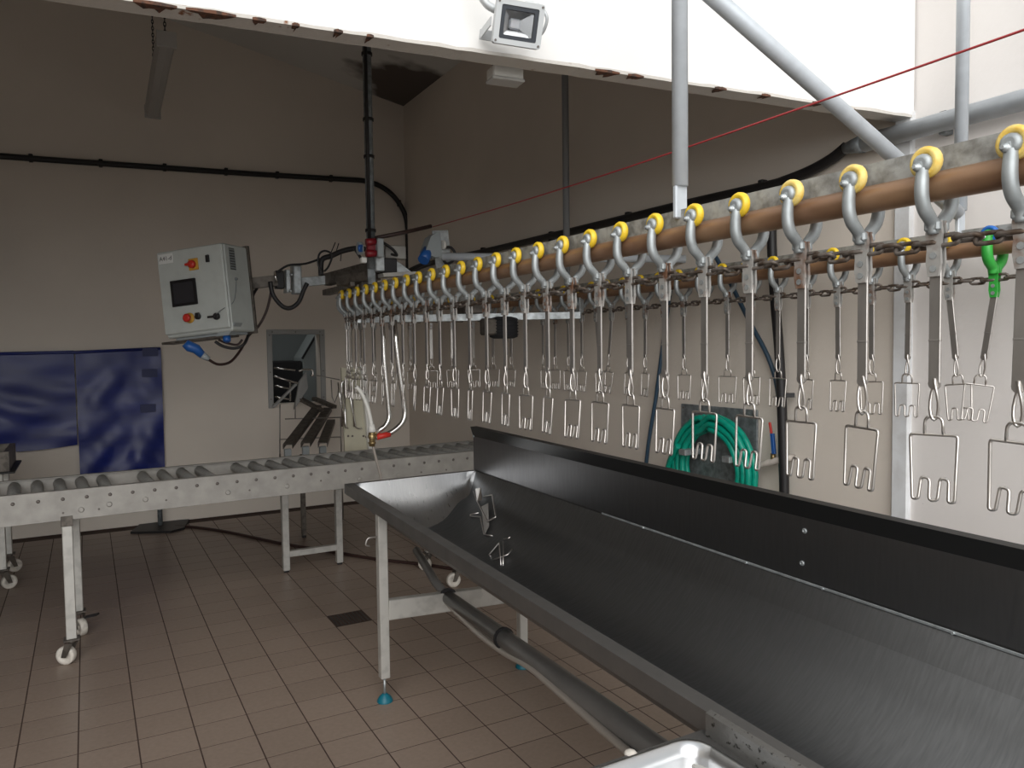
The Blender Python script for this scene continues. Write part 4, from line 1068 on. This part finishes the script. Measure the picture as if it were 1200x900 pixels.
# chute bars running down from the hatch
ch = thing('hatch_chute', (1.75, 6.4, .75), 'dark steel chute of three sloping bars with wire rack below the wall hatch', 'chute')
for (xa_, ya_), (xb_, yb_) in (((337, 521), (372, 475)), ((358, 519), (384, 478)), ((378, 519), (388, 492))):
    a, b = on(xa_, ya_, 1, 5.98), on(xb_, yb_, 1, 6.95)
    m = MB(); m.bar(a, b, .075, .008); m.bar(a+V(-.036, 0, -.018), b+V(-.036, 0, -.018), .004, .035); m.bar(a+V(.036, 0, -.018), b+V(.036, 0, -.018), .004, .035)
    m.build('slat', 'dark_steel', ch)
for x, y, dx in ((337, 526, 0), (358, 523, 0), (378, 523, 0)):
    p = on(x, y, 1, 6.0); MB().box(p+V(0, 0, -.05), (.05, .04, .10), .002).build('slat_foot', 'grey_box', ch)
a, b = on(351, 467, 1, 7.1), on(377, 481, 1, 6.8); MB().bar(a, b, .05, .03).build('cross_bar', 'dark_steel', ch)
a, b = on(368, 467, 1, 7.1), on(392, 477, 1, 6.8); MB().bar(a, b, .05, .03).build('cross_bar', 'dark_steel', ch)
MB().bar(on(320, 477, 1, 7.16), on(347, 450, 1, 7.16), .02, .045, up=(0, 1, 0)).build('side_strut', 'duct_grey', ch)
m = MB(); a, b, c, d_ = on(351, 447, 1, 7.1), on(359, 436, 1, 7.1), on(361, 455, 1, 7.05), on(345, 480, 1, 7.05)
m.prism([a, b, c, d_], (0, .04, 0)); m.build('cover_plate', 'duct_grey', ch)
wr = MB()
Rk = lambda x, y, Y=6.6: on(x, y, 1, Y)
for pts in (((328, 474), (328, 532)), ((328, 515), (399, 512)), ((334, 491), (400, 489)), ((346, 470), (346, 491)), ((399, 490), (400, 535)), ((328, 532), (328, 515)), ((371, 440), (398, 445)), ((388, 445), (389, 465), (392, 472), (396, 462), (397, 450))):
    wr.tube([Rk(x, y) for x, y in pts], .005, 5)
wr.build('wire_rack', 'mesh_steel', ch)
for x in (328, 400): 
    p = Rk(x, 532); MB().tube([p, V(p.x, p.y, .0)], .008, 6).build('rack_leg', 'mesh_steel', ch)
wr = MB()
for pts in (((321, 431), (346, 434)), ((321, 441), (349, 449)), ((322, 452), (342, 456)), ((322, 465), (340, 468)), ((340, 448), (340, 470))):
    wr.tube([on(x, y, 1, 7.3) for x, y in pts], .009, 6)
wr.build('guide_rail', 'chrome', ch)
wr = MB(); wr.tube(fillet([on(x, y, 1, 7.18) for x, y in ((350, 435), (355, 433), (366, 433), (367, 440), (364, 440))], .02, 3), .010, 6); wr.build('handle', 'chrome', ch)

# ================================================================ tarpaulin, left trolley, floor items
def tarp_rows(x0, x1, z0f, z1f, n=26, mrows=20, seed=1, y=YF-.035):
    r = random.Random(seed); ph = [r.uniform(0, 6.28) for _ in range(8)]; rows = []
    for j in range(mrows+1):
        v = j/mrows; row = []
        for i in range(n+1):
            u = i/n; x = x0+(x1-x0)*u; z = z1f(u)+(z0f(u)-z1f(u))*v
            d = .010*math.sin(9*u+4*v+ph[0])+.008*math.sin(26*v+3*math.sin(5*u+ph[1]))*(1-abs(2*u-1)*.5)+.006*math.sin(14*(u+v)+ph[2])+.005*math.sin(17*(u-v)+ph[4])
            row.append(V(x, y-.012-max(0, d+.012)*(0.25+v), z))
        rows.append(row)
    return rows
tpn = thing('tarpaulin', (0, YF-.03, 1.5), 'dark blue plastic tarpaulin hung over a low opening on the back wall', 'tarpaulin')
def tarp_part(rows, name):
    m = MB(); m.grid(rows); m.grid([[p+V(0, .004, 0) for p in r] for r in rows])
    return m.build(name, 'tarp', tpn)
tarp_part(tarp_rows(-1.7, -.085, lambda u: .755+.03*math.sin(6*u)-.02*(1-u), lambda u: 1.50+.035*u*.6, 40, 22, 2), 'flap')
tarp_part(tarp_rows(-.075, .565, lambda u: .47+.02*u, lambda u: 1.515+.02*u, 26, 24, 5), 'flap')
m = MB(); m.tube([V(-1.7, YF-.05, 1.495), V(-.08, YF-.05, 1.505), V(.56, YF-.05, 1.53)], .013, 8); m.build('hem', 'tarp', tpn)
for x, z in ((.48, 1.50), (.45, 1.02), (.47, 1.32)): MB().box((x, YF-.062, z), (.12, .004, .07), .001).build('patch', 'tarp_dark', tpn)
# post and rubber base by the wall
t = thing('floor_stand', on(188, 620, 2, 0), 'short steel post on a black rubber base near the back wall', 'stand')
p = on(188, 618, 2, 0)
m = MB(); m.prism([V(q.x, q.y, 0.001) for q in (on(153, 626, 2, 0), on(166, 615, 2, 0), on(222, 611, 2, 0), on(216, 621, 2, 0), on(200, 625, 2, 0))], (0, 0, .02)); m.build('base', 'black_rubber', t)
MB().tube([V(p.x, p.y, .02), V(p.x, p.y, .44)], .020, 10).build('post', 'galv_dark', t)
m = MB(); pts = [on(x, y, 2, .012) for x, y in ((205, 617), (230, 618), (270, 624), (330, 637), (380, 645), (440, 655), (500, 662), (556, 672), (600, 690))]
m.tube(smooth_path(pts, 5), .012, 8)
tag(m.build('floor_hose', 'brown_hose'), 'dark brown hose lying across the tiled floor', 'hose')
# floor drain
t = thing('floor_drain', (1.25, 4.10, 0), 'dark rectangular floor drain grate set in the tiles', 'drain')
DX0, DX1, DY0, DY1 = TX0+7*TX, TX0+8*TX, TY0+6*TY-.0, TY0+7*TY
MB().box(((DX0+DX1)/2, (DY0+DY1)/2, -.004), (DX1-DX0-.004, DY1-DY0-.004, .006), .001).build('pan', 'drain', t)
for k in range(9): MB().box((DX0+.016+.0212*k, (DY0+DY1)/2, .0), (.009, DY1-DY0-.02, .006), .001).build('grate_bar', 'drain', t)
# trolley with a bin at the left edge
t = thing('bin_trolley', (-.75, 5.9, 0), 'steel trolley with an open bin partly seen beside the blue tarpaulin', 'trolley')
BR, BL, BF, BBk = -.445, -1.15, 5.72, 6.25
m = MB()
o_ = [(BL, BF), (BR, BF), (BR, BBk), (BL, BBk)]; i_ = [(BL+.03, BF+.03), (BR-.03, BF+.03), (BR-.03, BBk-.03), (BL+.03, BBk-.03)]
m.grid([[V(x, y, .76) for x, y in o_+o_[:1]], [V(x, y, .885) for x, y in o_+o_[:1]], [V(x, y, .885) for x, y in i_+i_[:1]], [V(x, y, .77) for x, y in i_+i_[:1]]], False)
m.quad(*[V(x, y, .77) for x, y in i_]); m.build('bin', 'dark_steel', t)
MB().box(((BL+BR)/2, (BF+BBk)/2, .755), (BR-BL+.06, BBk-BF+.06, .012), .002).build('tray', 'black_rubber', t)
for x in (BL+.04, BR-.06):
    for y in (BF+.05, BBk-.05):
        MB().box((x, y, .44), (.04, .04, .62), .003).build('leg', 'leg_steel', t)
        caster((x, y, 0), .135, t, ang=.4)
for y in (BF+.05, BBk-.05): MB().bar((BL+.04, y, .30), (BR-.06, y, .30), .03, .03).build('rail', 'leg_steel', t)
